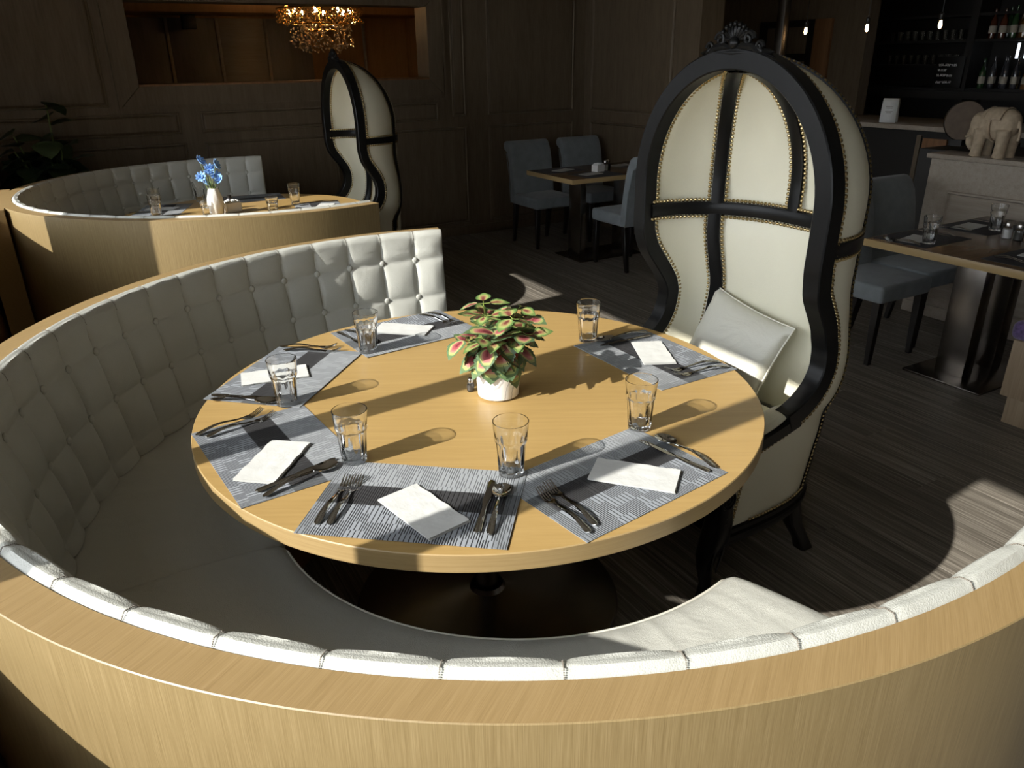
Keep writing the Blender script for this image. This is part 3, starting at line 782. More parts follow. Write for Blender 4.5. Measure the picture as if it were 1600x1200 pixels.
def arch_path(n1=46, n2=30, z0=.20):
    pts = []
    for i in range(n1): z = z0+(ZW-z0)*i/n1; pts.append((-90, z, Vector((0, -1, 0))))
    for i in range(n2+1):
        a = PI*i/n2; pts.append((None, a, Vector((0, -cos(a), sin(a)))))
    for i in range(n1-1, -1, -1): z = z0+(ZW-z0)*i/n1; pts.append((90, z, Vector((0, 1, 0))))
    out = []
    for q, h, n in pts:
        if q is None: out.append((Vector((0, -.41*cos(h), ZW+.415*sin(h))), n))
        else: out.append((shell(q, h, 0), n))
    return out
def make_porter_chair(loc, label):
    t = thing('porter_chair', label, 'chair', loc, group='white hooded porter chairs')
    psis = [-90+180*i/60 for i in range(61)]
    hs_o = [.262+(ZW-.262)*i/44 for i in range(45)]+[ZW+PI/2*i/18 for i in range(1, 19)]
    b = MB(); b.grid([[shell(p, h, .002) for h in hs_o] for p in psis]); b.build('outer_upholstery', 'leather_chair', t, sharp=70)
    ribs_hi = (-46, 0, 46); ribs_lo = (-47, 47); ZB = 1.145
    def pad(p, h):
        if h > ZB: edges = (-90, -46, 0, 46, 90); v = (h-ZB)/(ZW+PI/2-ZB)
        else: edges = (-90, -47, 47, 90); v = (ZB-h)/(ZB-.45)
        for a, c in zip(edges, edges[1:]):
            if a <= p <= c: q = (p-a)/(c-a); break
        f = min(1, 6*min(q, 1-q)); f = f*f*(3-2*f); g = min(1, 8*v); g = g*g*(3-2*g)
        return .034+.016*f*g*(1 if h < ZW+.9 else max(.2, (ZW+PI/2-h)/(PI/2-.9)))
    hs_i = [.46+(ZW-.46)*i/36 for i in range(37)]+[ZW+PI/2*i/18 for i in range(1, 19)]
    b = MB(); b.grid([[shell(p, h, pad(p, h)) for h in hs_i] for p in psis]); b.build('inner_upholstery', 'leather_chair', t, sharp=70)
    nails = MB()
    def nail(p, n, r=.0074):
        q = n.to_track_quat('Z', 'Y').to_matrix()
        rows = []
        for rr, zz in ((1, 0), (.75, .45), (.02, .72)):
            rows.append([p+q @ Vector((r*rr*cos(2*PI*k/6), r*rr*sin(2*PI*k/6), r*zz)) for k in range(6)])
        nails.grid(rows, cv=True)
    strips = MB()
    def strip(line, width, side, nail_on=True, both=(1, 1)):
        """line = list of (psi,h); side=+1 outer, -1 inner"""
        ins = .002 if side > 0 else .036
        c = [shell(p, h, ins) for p, h in line]; N_ = [snorm(p, h, ins)*side for p, h in line]
        rows = []; acc = [0, 0]
        for i, p in enumerate(c):
            tg = (c[min(i+1, len(c)-1)]-c[max(i-1, 0)]).normalized(); w = tg.cross(N_[i]).normalized()
            up = N_[i]*(.010 if side > 0 else .020)
            taper = 1
            rows.append([p-w*width*.5-N_[i]*.004, p-w*width*.5+up*.9, p-w*width*.42+up, p+w*width*.42+up, p+w*width*.5+up*.9, p+w*width*.5-N_[i]*.004])
        strips.grid(rows)
        if nail_on:
            for sg in (-1, 1):
                if not both[0 if sg < 0 else 1]: continue
                path = []
                for i, p in enumerate(c):
                    tg = (c[min(i+1, len(c)-1)]-c[max(i-1, 0)]).normalized(); w = tg.cross(N_[i]).normalized()
                    path.append((p+w*sg*(width*.5+.008)+N_[i]*(.004 if side > 0 else .014), N_[i]))
                place(path)
    def place(path, sp_=.0150):
        acc = 0
        for (a, na), (b_, nb) in zip(path, path[1:]):
            d = (b_-a).length; x = -acc
            while x+sp_ <= d:
                x += sp_; f = x/d; nail(a.lerp(b_, f), na.lerp(nb, f).normalized())
            acc = d-x
    NS = 40
    for p in ribs_hi: strip([(p, ZB+(ZW-ZB)*i/8) for i in range(8)]+[(p, ZW+(PI/2-.10)*i/30) for i in range(31)], .044, -1); 
    for p in (-46, 0, 46): strip([(p, ZB+(ZW-ZB)*i/8) for i in range(8)]+[(p, ZW+(PI/2-.10)*i/30) for i in range(31)], .040, 1)
    for p in ribs_lo: strip([(p, .47+(ZB-.47)*i/24) for i in range(25)], .044, -1)
    for p in (-47, 47): strip([(p, .26+(ZB-.26)*i/24) for i in range(25)], .040, 1)
    strip([(-89.6+179.2*i/60, ZB) for i in range(61)], .044, -1); strip([(-89.6+179.2*i/60, ZB) for i in range(61)], .040, 1)
    strips.build('rib_bands', 'black', t, sharp=30)
    # nails along the frame, inside and outside, and along the bottom rail
    pin = []; pout = []
    ap = arch_path(90, 60, .27)
    for i, (p, n) in enumerate(ap):
        tg = (ap[min(i+1, len(ap)-1)][0]-ap[max(i-1, 0)][0]).normalized(); dpt = n.cross(tg).normalized()
        if dpt.x < 0: dpt = -dpt
        pout.append((p+dpt*.040+n*.002, n))
        if p.z > .60: pin.append((p-n*.047+dpt*.034, -n))
    place(pout)
    place(pin)
    rail = [(shell(-86+172*i/80, .275, 0)+snorm(-86+172*i/80, .275, 0)*.003, snorm(-86+172*i/80, .275, 0)) for i in range(81)]
    place(rail)
    stuff(nails.build('nail_trim', 'nail', t, sharp=180, weld=False))
    # carved black frame
    b = MB(); rows = []
    ap = arch_path(130, 48, .622)
    for i, (p, n) in enumerate(ap):
        tg = (ap[min(i+1, len(ap)-1)][0]-ap[max(i-1, 0)][0]).normalized(); d = n.cross(tg).normalized()
        if d.x < 0: d = -d
        ww = .048; dd = .028
        prof = [(.008, -1), (.012, -.88), (.012, .88), (.008, 1), (-ww+.006, 1), (-ww, .88), (-ww, -.86), (-ww+.004, -1)]
        rows.append([p+n*a+d*dd*k for a, k in prof])
    b.sweep(rows); b.build('hood_frame', 'black', t, sharp=32)
    # crest
    b = MB(); cz = ZW+.420
    for k in range(9):
        a = (k-4)*.33; ln = .030+.006*cos(a)
        rot = Matrix.Rotation(-a, 3, 'X')
        c_ = Vector((-.016, sin(a)*.034, cz+.026+cos(a)*.026)); b.ell(tuple(c_), (.011, .0078, ln*.66), 8, 8, rot)
        b.ell((-.022, sin(a)*.056, cz+.026+cos(a)*.045), (.008, .0075, .008), 8, 6)
    for s_ in (-1, 1):
        for (cy, cz_, r0_, tk) in ((.056, .030, .020, .0075), (.098, .008, .016, .006)):
            pts = []
            for i in range(24): q = i/23; a = q*2.6*PI; r_ = r0_*(1-q*.78); pts.append((-.020-.004*q, s_*(cy+r_*cos(a)), cz+cz_+r_*sin(a)))
            b.tube(pts, [tk*(1-.45*i/23) for i in range(24)], 7)
        b.tube([(-.016, s_*.012, cz+.004), (-.020, s_*.035, cz+.012), (-.020, s_*.075, cz+.008), (-.018, s_*.105, cz-.012), (-.012, s_*.140, cz-.020), (-.008, s_*.165, cz-.034)], [.011, .012, .012, .010, .007, .003], 8)
        for q in range(3): b.ell((-.020, s_*(.050+.026*q), cz+.020-.010*q), (.009, .017, .009), 8, 6, Matrix.Rotation(s_*-.5, 3, 'X'))
    b.ell((-.022, 0, cz+.020), (.016, .020, .018), 10, 8); b.ell((-.012, 0, cz-.006), (.018, .15, .016), 14, 6); b.build('crest', 'black', t)
    # seat
    b = MB(); P = []
    for i in range(25):
        u = -1+2*i/24; row = []
        for j in range(21):
            v = -1+2*j/20
            x = .01+.235*u; wy = .318*(1-.28*max(0, u)**2); y = wy*v
            e = (1-abs(u)**8)*(1-abs(v)**8); row.append(Vector((x, y, .445+.055*e**.4)))
        P.append(row)
    b.grid(P)
    b.build('seat_cushion', 'leather_chair', t, sharp=80)
    boxm('seat_frame', 'leather_chair', (-.225, -.30, .30), (.14, .30, .448), t, .008)
    for s_ in (-1, 1):
        # black arm rail under the pad
        b = MB(); P = []
        for i in range(13):
            q = i/12; x = .015-.235*q; z = lin([(0, .622), (.5, .590), (1, .562)], q)
            P.append([Vector((x, s_*y_, z+dz)) for y_, dz in [(.352, -.028), (.396, -.028), (.399, -.024), (.399, .012), (.394, .016), (.352, .016)]])
        b.sweep(P); b.build('arm_rail', 'black', t, sharp=26)
        # arm pad
        b = MB(); P = []
        for i in range(17):
            q = i/16; x = -.205+.21*q; z = lin([(0, .585), (.5, .612), (1, .645)], q); e = (sin(PI*min(1, max(0, q*.94+.03))))**.35
            P.append([Vector((x, s_*.350+cos(a)*.041*e, z+.002+sin(a)*.018*e)) for a in [2*PI*k/12 for k in range(12)]])
        b.sweep(P); b.build('arm_pad', 'leather_chair', t)
        # front post, carved, running into a cabriole leg
        b = MB(); P = []
        pathp = [(.598, -.185, .350, .028, .030), (.56, -.215, .352, .034, .030), (.48, -.230, .350, .034, .028), (.38, -.238, .345, .038, .032), (.30, -.236, .342, .044, .038), (.24, -.242, .338, .046, .040), (.18, -.262, .330, .032, .032), (.12, -.262, .328, .024, .024), (.06, -.250, .326, .018, .019), (.025, -.256, .330, .021, .022), (.0, -.262, .332, .025, .024)]
        for z, x, y, a_, b_ in pathp:
            P.append([Vector((x+a_*math.copysign(abs(cos(a))**.75, cos(a)), s_*(y+b_*math.copysign(abs(sin(a))**.75, sin(a))), z)) for a in [2*PI*k/16 for k in range(16)]])
        b.sweep(P)
        for cx, cy, nx in ((-.240, .378, 1),):
            for rr in (.026, .015): b.tube([(cx+rr*cos(a), s_*cy, .40+rr*1.25*sin(a)) for a in [2*PI*k/20 for k in range(21)]], .004, 6, False)
            b.ell((cx, s_*cy, .40), (.008, .006, .010))
            for zz, w_ in ((.335, .010), (.315, .014), (.30, .008)): b.ell((cx, s_*(cy-.004), zz), (w_, .006, .008))
            for q in (-.012, .012): b.tube([(cx+q, s_*(cy-.008), .27), (cx+q*1.6-.008, s_*(cy-.012), .2), (cx+q*1.2-.018, s_*(cy-.018), .12)], [.005, .006, .003], 6)
        b.build('front_leg', 'black', t)
        b = MB(); P = []
        for z, x, y, a_ in [(.26, .20, .25, .034), (.18, .205, .255, .036), (.10, .225, .265, .030), (.04, .25, .285, .026), (0, .262, .295, .030)]:
            P.append([Vector((x+a_*math.copysign(abs(cos(a))**.5, cos(a)), s_*(y+a_*.9*math.copysign(abs(sin(a))**.5, sin(a))), z)) for a in [2*PI*k/12 for k in range(12)]])
        b.sweep(P); b.build('rear_leg', 'black_leg', t)
    # bottom rail mouldings
    b = MB(); rows = []
    for i in range(81):
        p_ = -89.9+179.8*i/80; p = shell(p_, .24, 0); n = snorm(p_, .24, 0); n.z = 0; n.normalize()
        rows.append([p+n*a+Vector((0, 0, c)) for a, c in [(.002, .028), (.010, .022), (.010, .008), (.018, .002), (.018, -.014), (.008, -.020), (.010, -.034), (-.012, -.036), (-.012, .025)]])
    b.sweep(rows); b.build('bottom_rail', 'black', t, sharp=40)
    boxm('front_rail', 'black', (-.245, -.31, .235), (-.215, .31, .305), t, .006)
    boxm('under_panel', 'dark', (-.21, -.29, .24), (.16, .29, .30), t)
    return t
pc1 = make_porter_chair((.80, .056, 0), 'hooded white leather porter chair with black frame and a cushion, at the near table')
pc2 = dup(pc1, (.82, 3.97, 0), label='farther hooded white porter chair with black frame, seen from its side beside the far booth')
# cushion in the near chair
def cushion(w=.40, h=.38, d=.12):
    b = MB(); n = 22
    for sg in (1, -1):
        P = []
        for i in range(n+1):
            u = -1+2*i/n; row = []
            for j in range(n+1):
                v = -1+2*j/n
                e = max(0, (1-u*u))**.42*max(0, (1-v*v))**.42
                pin = 1-.10*(1-max(abs(u), abs(v))**4)*0-.07*(1-v*v)*(abs(u)**3); pin2 = 1-.07*(1-u*u)*(abs(v)**3)
                wr = .004*noise.noise(Vector((u*2.2, v*5, sg)))*(1-abs(e-.5))
                row.append(Vector((u*w/2*pin, v*h/2*pin2, sg*(d/2*e+wr*min(1, e*3)))))
            P.append(row)
        b.grid(P)
    return b
b = cushion(); cu = b.build('throw_cushion', 'pillow', sharp=80); tag(cu, 'cream leather cushion leaning in the near hooded chair, lower half sunlit', 'cushion')
cu.matrix_world = Matrix.Translation((.985, .140, .650)) @ Matrix.Rotation(R(-90+0), 4, 'Z') @ Matrix.Rotation(R(68), 4, 'X') @ Matrix.Rotation(R(-8), 4, 'Z')
pth = []
for u, v in [(-1, -1), (1, -1), (1, 1), (-1, 1), (-1, -1)]: pth.append((u, v))
sm = MB(); pp = []
for (a, c), (d, e) in zip(pth, pth[1:]):
    for i in range(12):
        t_ = i/12; u = a+(d-a)*t_; v = c+(e-c)*t_; pin = 1-.07*(1-v*v)*(abs(u)**3); pin2 = 1-.07*(1-u*u)*(abs(v)**3); pp.append((u*.20*pin, v*.19*pin2, 0))
pp.append(pp[0]); sm.tube(pp, .0028, 6, False); sm.build('piping', 'piping', cu)

# ================================================================== FABRIC DINING CHAIRS
def make_dining_chair(loc, rz, label, group='blue-grey fabric dining chairs'):
    """faces local +y, origin at the middle of the seat on the floor"""
    t = thing('dining_chair', label, 'chair', loc, rz, group)
    b = MB(); b.box((-.225, -.22, .375), (.225, .235, .475)); o = b.build('seat', 'fabric', t, bevel=.022, seg=3)
    b = MB(); rows = []
    side = [(.36, -.20, .045), (.50, -.215, .045), (.65, -.235, .042), (.80, -.262, .038), (.89, -.295, .036), (.935, -.325, .034), (.955, -.350, .028)]
    prof = []
    fr = [(.38, -.165), (.50, -.175), (.65, -.195), (.78, -.218), (.86, -.240), (.92, -.272), (.945, -.305)]
    scroll = [(.945, -.345), (.925, -.372), (.895, -.380), (.868, -.368), (.858, -.345)]
    bk = [(.84, -.315), (.75, -.285), (.62, -.262), (.48, -.250), (.38, -.245)]
    loop = fr+scroll+bk
    nx = 9
    for i in range(nx):
        x = -.225+.45*i/(nx-1); e = .0 if 0 < i < nx-1 else 1
        rows.append([Vector((x, y+.006*cos(PI*(i/(nx-1)-.5))*(1 if k < len(fr) else -1), z)) for k, (z, y) in enumerate(loop)])
    b.sweep(rows); b.build('backrest', 'fabric', t, bevel=.010, seg=2, sharp=50)
    b = MB(); b.tube([(-.227, -.245, .38), (-.227, -.262, .62), (-.227, -.318, .84)], .004, 6); b.tube([(.227, -.245, .38), (.227, -.262, .62), (.227, -.318, .84)], .004, 6); b.build('piping', 'fabric', t)
    for sx in (-1, 1):
        for sy, sp_ in ((1, 0), (-1, -.05)):
            b = MB(); y = .195 if sy > 0 else -.20; x = sx*.19; P = []
            for z, w, dy in ((.378, .023, 0), (.2, .020, sp_*.35), (0, .015, sp_)):
                P.append([Vector((x+a*w, y+dy+c*w, z)) for a, c in ((-1, -1), (1, -1), (1, 1), (-1, 1))])
            b.sweep(P); b.build('leg', 'black_leg', t, bevel=.003, seg=1)
    return t
dc = make_dining_chair((2.985, .985, 0), PI, 'blue-grey dining chair whose seat shows just right of the hooded chair')
dup(dc, (3.46, 1.03, 0), PI, label='blue-grey dining chair with rounded back between hooded chair and panelled partition')
dup(dc, (2.90, 4.50, 0), PI, label='blue-grey scroll-back chair at the far left of the small back table')
dup(dc, (3.50, 4.50, 0), PI, label='blue-grey scroll-back chair at the back table, next to the wall corner')
dup(dc, (3.08, 3.42, 0), 0, label='lighter blue-grey dining chair on the near side of the back table')

# ================================================================== RECTANGULAR TABLES
def table_top(name_mat, lo, hi, t, th=.035):
    b = MB(); b.box((lo[0], lo[1], .75-th), (hi[0], hi[1], .75)); b.build('tabletop', 'table_brown', t, bevel=.0015, seg=1)
M['table_brown'] = wood('table_brown', (.11, .07, .04), (.15, .095, .055), (.18, .12, .07), sc=(1.6, 32, 32), rough=.22)
t = thing('rectangular_table', 'rectangular dark-topped oak-edged table at the right on twin steel columns', 'table', (3.2, .2, 0))
boxm('tabletop', 'table_brown', (-.56, -.50, .735), (.56, .63, .75), t, .001)
boxm('edge_band', 'oak_edge', (-.565, -.505, .712), (.565, .635, .7485), t, .001)
boxm('base_plate', 'dark_steel', (-.30, -.0, 0), (.30, .44, .012), t, .002)
for x in (-.13, .15): boxm('column', 'dark_steel', (x-.045, .17, .012), (x+.045, .33, .712), t, .002)
boxm('mounting_plate', 'black_leg', (-.25, .05, .700), (.27, .42, .712), t)
t = thing('rectangular_table', 'small dim table in the back corner with oak edge and steel posts', 'table', (3.08, 3.86, 0))
boxm('tabletop', 'table_brown', (-.53, -.36, .735), (.60, .36, .75), t, .001)
boxm('edge_band', 'oak_edge', (-.535, -.365, .712), (.605, .365, .7485), t, .001)
for x in (-.23, .26):
    boxm('column', 'steel', (x-.03, -.09, .012), (x+.03, .09, .712), t, .002)
boxm('base_plate', 'dark_steel', (-.32, -.2, 0), (.36, .22, .012), t, .002)
# settings on the right table
def dupat(o, x, y, a, l, g, z=TZ): return dup(o, (x, y, z), R(a), label=l, group=g)
g = 'placemats on the right rectangular table'
M['mat_dark'] = simple('mat_dark', (.045, .047, .055), .8, var=.3, scale=60)
mm = MB(); mm.box((-.2, -.15, 0), (.2, .15, .0014))
dm = mm.build('placemat', 'mat_dark'); tag(dm, 'dark placemat at the left end of the right table, under a tumbler', 'placemat', g, (2.88, .665, TZ), 0)
dupat(dm, 3.42, .665, 0, 'dark placemat at the far end of the right table near the partition', g); dupat(dm, 2.90, .10, 0, 'dark placemat on the near right edge of the right table', g)
g = 'napkins on the right rectangular table'
dupat(n0, 2.82, .665, 100, 'folded napkin behind the leftmost tumbler of the right table', g, TZ+.0016); dupat(n0, 3.36, .70, 95, 'folded napkin left of the far tumbler on the right table', g, TZ+.0016); dupat(n0, 3.0, .14, 95, 'folded napkin at the frame edge on the right table', g, TZ+.0016)
g = 'tumblers on the right rectangular table'
dupat(g0, 2.795, .575, 0, 'tumbler on the left corner of the right rectangular table', g, TZ+.0015); dupat(g0, 3.39, .575, 0, 'tumbler by the partition end of the right rectangular table', g, TZ+.0015); dupat(g0, 3.17, .28, 0, 'tumbler cut by the frame edge behind the shakers', g, TZ)
g = 'cutlery on the right rectangular table'
for kd, x, y, a, l in [('fork', 2.70, .66, 95, 'fork at the left end of the right table'), ('fork', 2.73, .68, 92, 'second fork at the left end of the right table'), ('knife', 3.03, .70, 85, 'knife right of the left napkin on the right table'), ('spoon', 3.06, .68, 80, 'spoon right of the left napkin on the right table'),
                       ('fork', 3.24, .72, 92, 'fork left of the far napkin on the right table'), ('knife', 3.56, .70, 88, 'knife at the far right placemat of the right table'), ('fork', 2.80, .14, -85, 'fork on the near placemat of the right table'), ('fork', 2.77, .12, -88, 'outer fork on the near placemat of the right table')]:
    dupat(proto[kd], x, y, a, l, g, TZ+.003)
shaker(3.25, .435, TZ, 'salt shaker with white filling on the right table', 'salt', 'shakers on the right table', 1.35)
shaker(3.25, .375, TZ, 'pepper shaker beside the salt on the right table', 'pepper', 'shakers on the right table', 1.35)
# settings on the back table
g = 'placemats on the back table'
dupat(dm, 2.78, 4.05, 0, 'dark placemat on the left of the back table', g); dupat(dm, 2.90, 3.66, 0, 'dark placemat on the near edge of the back table', g)
g = 'napkins on the back table'
dupat(n0, 2.80, 4.02, 110, 'folded napkin at the left of the back table', g, TZ+.0016); dupat(n0, 2.86, 3.68, 100, 'folded napkin at the near edge of the back table', g, TZ+.0016); dupat(n0, 3.42, 4.0, 95, 'folded napkin at the far end of the back table', g, TZ+.0016)
shaker(3.12, 3.83, TZ, 'salt shaker on the back table', 'salt', 'condiments on the back table', 1.35)
shaker(3.17, 3.86, TZ, 'pepper shaker on the back table', 'pepper', 'condiments on the back table', 1.35)
def sachet_box(x, y, label, s=1):
    t = thing('sachet_holder', label, 'holder', (x, y, TZ), R(12))
    b = MB(); w, d, h = .045*s, .035*s, .055*s
    b.box((-w, -d, 0), (w, d, .004)); b.box((-w, -d, 0), (-w+.003, d, h)); b.box((w-.003, -d, 0), (w, d, h)); b.box((-w, -d, 0), (w, -d+.003, h)); b.box((-w, d-.003, 0), (w, d, h)); b.build('tray', 'ceramic', t, weld=False)
    b = MB()
    for i in range(8): b.box((-w+.006+i*.0105*s, -d+.005, .004), (-w+.011+i*.0105*s, d-.005, h+.008+.004*(i % 3)))
    stuff(b.build('sachets', 'paper', t)); return t
sachet_box(3.02, 3.80, 'white sachet holder beside the shakers on the back table')

# ================================================================== FAR BOOTH TABLE SETTING
g = 'things on the far booth table'
vs = thing('flower_vase', 'white ribbed vase of blue flowers on the far booth table', 'vase', (-.21, 3.56, TZ))
b = MB(); b.lathe([(.0001, 0), (.030, 0), (.040, .01), (.046, .05), (.044, .09), (.034, .125), (.026, .145), (.023, .144), (.032, .12), (.0001, .02)], 40, fl=lambda a, z: 1+.05*cos(8*a+z*40)); b.build('vase_body', 'ceramic', vs)
random.seed(5); st = MB()
spots = [(-.045, .02, .285), (.03, -.01, .265), (-.01, .0, .215), (-.055, -.02, .205), (.03, .03, .20), (.045, -.02, .185), (-.035, .03, .165), (.005, .03, .24)]
flo = None
for (dx, dy, h) in spots:
    st.tube([(0, 0, .10), (dx*.5, dy*.5, h*.7), (dx, dy, h)], .0015, 5)
    f = MB()
    for k in range(9):
        a = 2*PI*k/9; rot = Matrix.Rotation(a, 3, 'Z') @ Matrix.Rotation(-.5, 3, 'Y'); f.ell(tuple(rot @ Vector((.014, 0, 0))), (.014, .0065, .0025), 8, 5, rot)
    for k in range(6):
        a = 2*PI*k/6+.3; rot = Matrix.Rotation(a, 3, 'Z') @ Matrix.Rotation(-1.0, 3, 'Y'); f.ell(tuple(rot @ Vector((.009, 0, 0))), (.010, .005, .002), 8, 5, rot)
    if flo is None: o = f.build('flower', 'petal', vs); flo = o.data
    else: o = link('flower', flo, vs)
    o.scale = (1.35, 1.35, 1.35); o.location = (dx, dy, h); o.rotation_euler = (random.uniform(.3, 1.2), random.uniform(-.6, .6), random.uniform(-1, 1))
for k in range(14):
    a = random.uniform(0, 6.28); st.tube([(0, 0, .12), (cos(a)*.015, sin(a)*.015, .15), (cos(a)*.03, sin(a)*.03, .16+random.uniform(0, .04))], [.002, .003, .0008], 5)
st.build('stems', 'twig', vs); vs.scale = (1.12, 1.12, 1.18)
sg = tumbler(.095, .041, .031, 'short_glass'); tag(sg, 'short fluted glass between vase and far tumbler, catching sun', 'glass', 'glasses on the far booth table', (.13, 3.47, TZ), 0)
dup(sg, (-.27, 3.55, TZ), 0, label='short fluted glass just left of the blue flower vase')
gg = 'glasses on the far booth table'
dup(g0, (-.56, 3.70, TZ), 0, label='tumbler at the left of the far booth table, in front of another', group=gg); dup(g0, (-.53, 4.02, TZ), 0, label='tumbler farther back at the left of the far booth table', group=gg)
dup(g0, (-.22, 4.15, TZ), 0, label='shaded tumbler behind the vase against the far tufted back', group=gg); dup(g0, (.33, 3.66, TZ), 0, label='tall tumbler at the right of the far booth table', group=gg)
gg = 'placemats on the far booth table'
dup(mat0, (.43, 3.42, TZ), R(80), label='grey placemat at the right edge of the far booth table', group=gg); dup(mat0, (-.50, 3.95, TZ), R(-110), label='dark placemat at the left of the far booth table', group=gg); dup(mat0, (.12, 4.1, TZ), R(175), label='dark placemat at the back of the far booth table', group=gg)
gg = 'napkins on the far booth table'
dup(n0, (.47, 3.44, TZ+.002), R(-30), label='sunlit napkin at the right edge of the far booth table', group=gg); dup(n0, (-.50, 3.98, TZ+.002), R(60), label='napkin behind the left tumblers of the far booth table', group=gg)
dup(proto['fork'], (-.62, 3.88, TZ+.003), R(-20), label='fork at the left of the far booth table', group='cutlery on the far booth table'); dup(proto['knife'], (.52, 3.62, TZ+.003), R(170), label='knife at the right of the far booth table', group='cutlery on the far booth table')
sachet_box(-.10, 3.62, 'white sachet holder right of the blue flower vase', 1.1)
cc = thing('condiment_bottle', 'dark capped bottle behind the sachet holder on far booth table', 'bottle', (-.09, 3.74, TZ))
b = MB(); b.lathe([(.0001, 0), (.022, 0), (.024, .01), (.022, .06), (.012, .075)], 16); b.build('body', 'bottle3', cc); b = MB(); b.lathe([(.014, .073), (.014, .09), (.0001, .092)], 16); b.build('cap', 'black_leg', cc)

# ================================================================== PARTITION WITH ELEPHANT, BENCH
pw = wallbox('wall_partition', 'grey_wood', (3.92, -3.2, 0), (4.12, 1.35, 1.03))
wallbox('trim_7', 'grey_wood', (3.895, -3.2, 1.03), (4.145, 1.375, 1.062), .006)
for (a, b_, c, d) in [(-1.9, -.35, .12, .78), (-.25, 1.2, .12, .84)]:
    m = panel_x(a, b_, c, d, 3.92, pw); m.data.flip_normals(); m.data.materials[0] = M['grey_wood']
boxm('baseboard_right', 'grey_wood', (3.905, -3.2, 0), (3.92, 1.35, .08), pw, .003)
# upholstered bench
t = thing('bench', 'oak bench with purple cushion at the right frame edge', 'bench', (3.3, -.24, 0))
M['oak_bench'] = wood('oak_bench', (.26, .19, .12), (.34, .255, .17), (.40, .31, .21), sc=(30, 30, 1.4), rough=.5)
boxm('seat_box', 'oak_bench', (-.62, -.24, .14), (.6, .24, .42), t, .003)
boxm('plinth', 'oak_bench', (-.595, -.21, 0), (.58, .215, .14), t, .002)
b = MB(); b.box((-.63, -.26, .421), (.6, .262, .51)); b.build('cushion', 'purple', t, bevel=.03, seg=4)
# elephant
def elephant(loc, rz):
    t = thing('elephant_figurine', 'sand-coloured carved elephant figurine standing on the panelled partition', 'figurine', loc, rz)
    b = MB()
    E_ = b.ell
    E_((0, 0, .185), (.125, .082, .092), 24, 14); E_((-.07, 0, .195), (.075, .074, .082), 20, 12); E_((.07, 0, .19), (.078, .078, .088), 20, 12)
    E_((.135, 0, .185), (.062, .06, .070), 20, 12, Matrix.Rotation(.3, 3, 'Y')); E_((.165, 0, .155), (.038, .042, .06), 16, 10)
    b.tube([(.17, 0, .15), (.192, 0, .11), (.190, 0, .07), (.170, 0, .045), (.150, 0, .050)], [.034, .030, .026, .022, .016], 14)
    for x, y in ((.085, .045), (.085, -.045), (-.085, .045), (-.085, -.045)):
        b.tube([(x, y, .16), (x, y, .08), (x+.004, y, .025), (x+.006, y, .0)], [.045, .038, .036, .040], 16)
    b.tube([(-.142, 0, .21), (-.158, 0, .17), (-.155, -.01, .12), (-.15, -.012, .10)], [.010, .009, .010, .012], 10)
    o = b.build('body', 'sandstone', t, weld=False)
    rm = o.modifiers.new('union', 'REMESH'); rm.mode = 'VOXEL'; rm.voxel_size = .0045; rm.use_smooth_shade = True
    s2 = o.modifiers.new('smooth', 'SMOOTH'); s2.factor = .5; s2.iterations = 6
    for s_ in (-1, 1):
        b = MB(); b.ell((.112, s_*.066, .185), (.040, .011, .055), 16, 10, Matrix.Rotation(s_*.25, 3, 'Z')); b.build('ear', 'sandstone', t)
        b = MB(); b.tube([(.168, s_*.030, .120), (.195, s_*.036, .105), (.208, s_*.034, .110)], [.007, .006, .003], 8); b.build('tusk', 'sandstone', t)
        b = MB(); b.tube([(.150, s_*.052, .205), (.158, s_*.053, .210), (.166, s_*.050, .205), (.158, s_*.053, .200), (.150, s_*.052, .205)], .0022, 6, False); b.build('eye', 'sandstone', t)
    b = MB(); rows = []
    for i in range(21):
        a = -1.25+2.5*i/20; rows.append([Vector((x, sin(a)*(.089-.10*abs(x)**1.3), .187+cos(a)*(.098-.35*x*x))) for x in [-.062+.124*j/8 for j in range(9)]])
    b.grid(rows); o = b.build('saddle_cloth', 'sandstone', t); so = o.modifiers.new('th', 'SOLIDIFY'); so.thickness = .006
    b = MB()
    ed = [r[0] for r in rows]+rows[-1][1:]+[r[-1] for r in rows[::-1]][1:]+rows[0][::-1][1:]
    b.tube(ed, .0042, 6, False); b.build('cloth_border', 'sandstone', t)
    b = MB(); b.tube([(0, -.094*sin(a), .187-.098*cos(a)*.98) for a in [-1.9+3.8*i/24 for i in range(25)]], .008, 8); b.build('girth_strap', 'sandstone', t)
    return t
el = elephant((3.99, 1.01, 1.062), R(84)); el.scale = (.88, 1.0, 1.02)
# rough objects beyond the partition
ds = thing('round_plaque', 'round brown disc on a stand left of the elephant', 'plaque', (4.33, 1.43, 1.075))
b = MB(); b.lathe([(.0001, -.008), (.125, -.008), (.128, 0), (.125, .008), (.0001, .008)], 48); o = b.build('disc', 'brown_disc', ds); o.rotation_euler = (PI/2, 0, R(-40)); o.location = (0, 0, .16)
b = MB(); b.lathe([(.125, -.0095), (.130, 0), (.125, .0095)], 48); o2 = b.build('rim', 'steel', ds); o2.rotation_euler = (PI/2, 0, R(-40)); o2.location = (0, 0, .16)
boxm('stand', 'dark', (-.05, -.04, 0), (.05, .04, .04), ds)
wallbox('trim_8', 'dark', (4.16, -3.2, 0), (4.75, 1.6, 1.055))
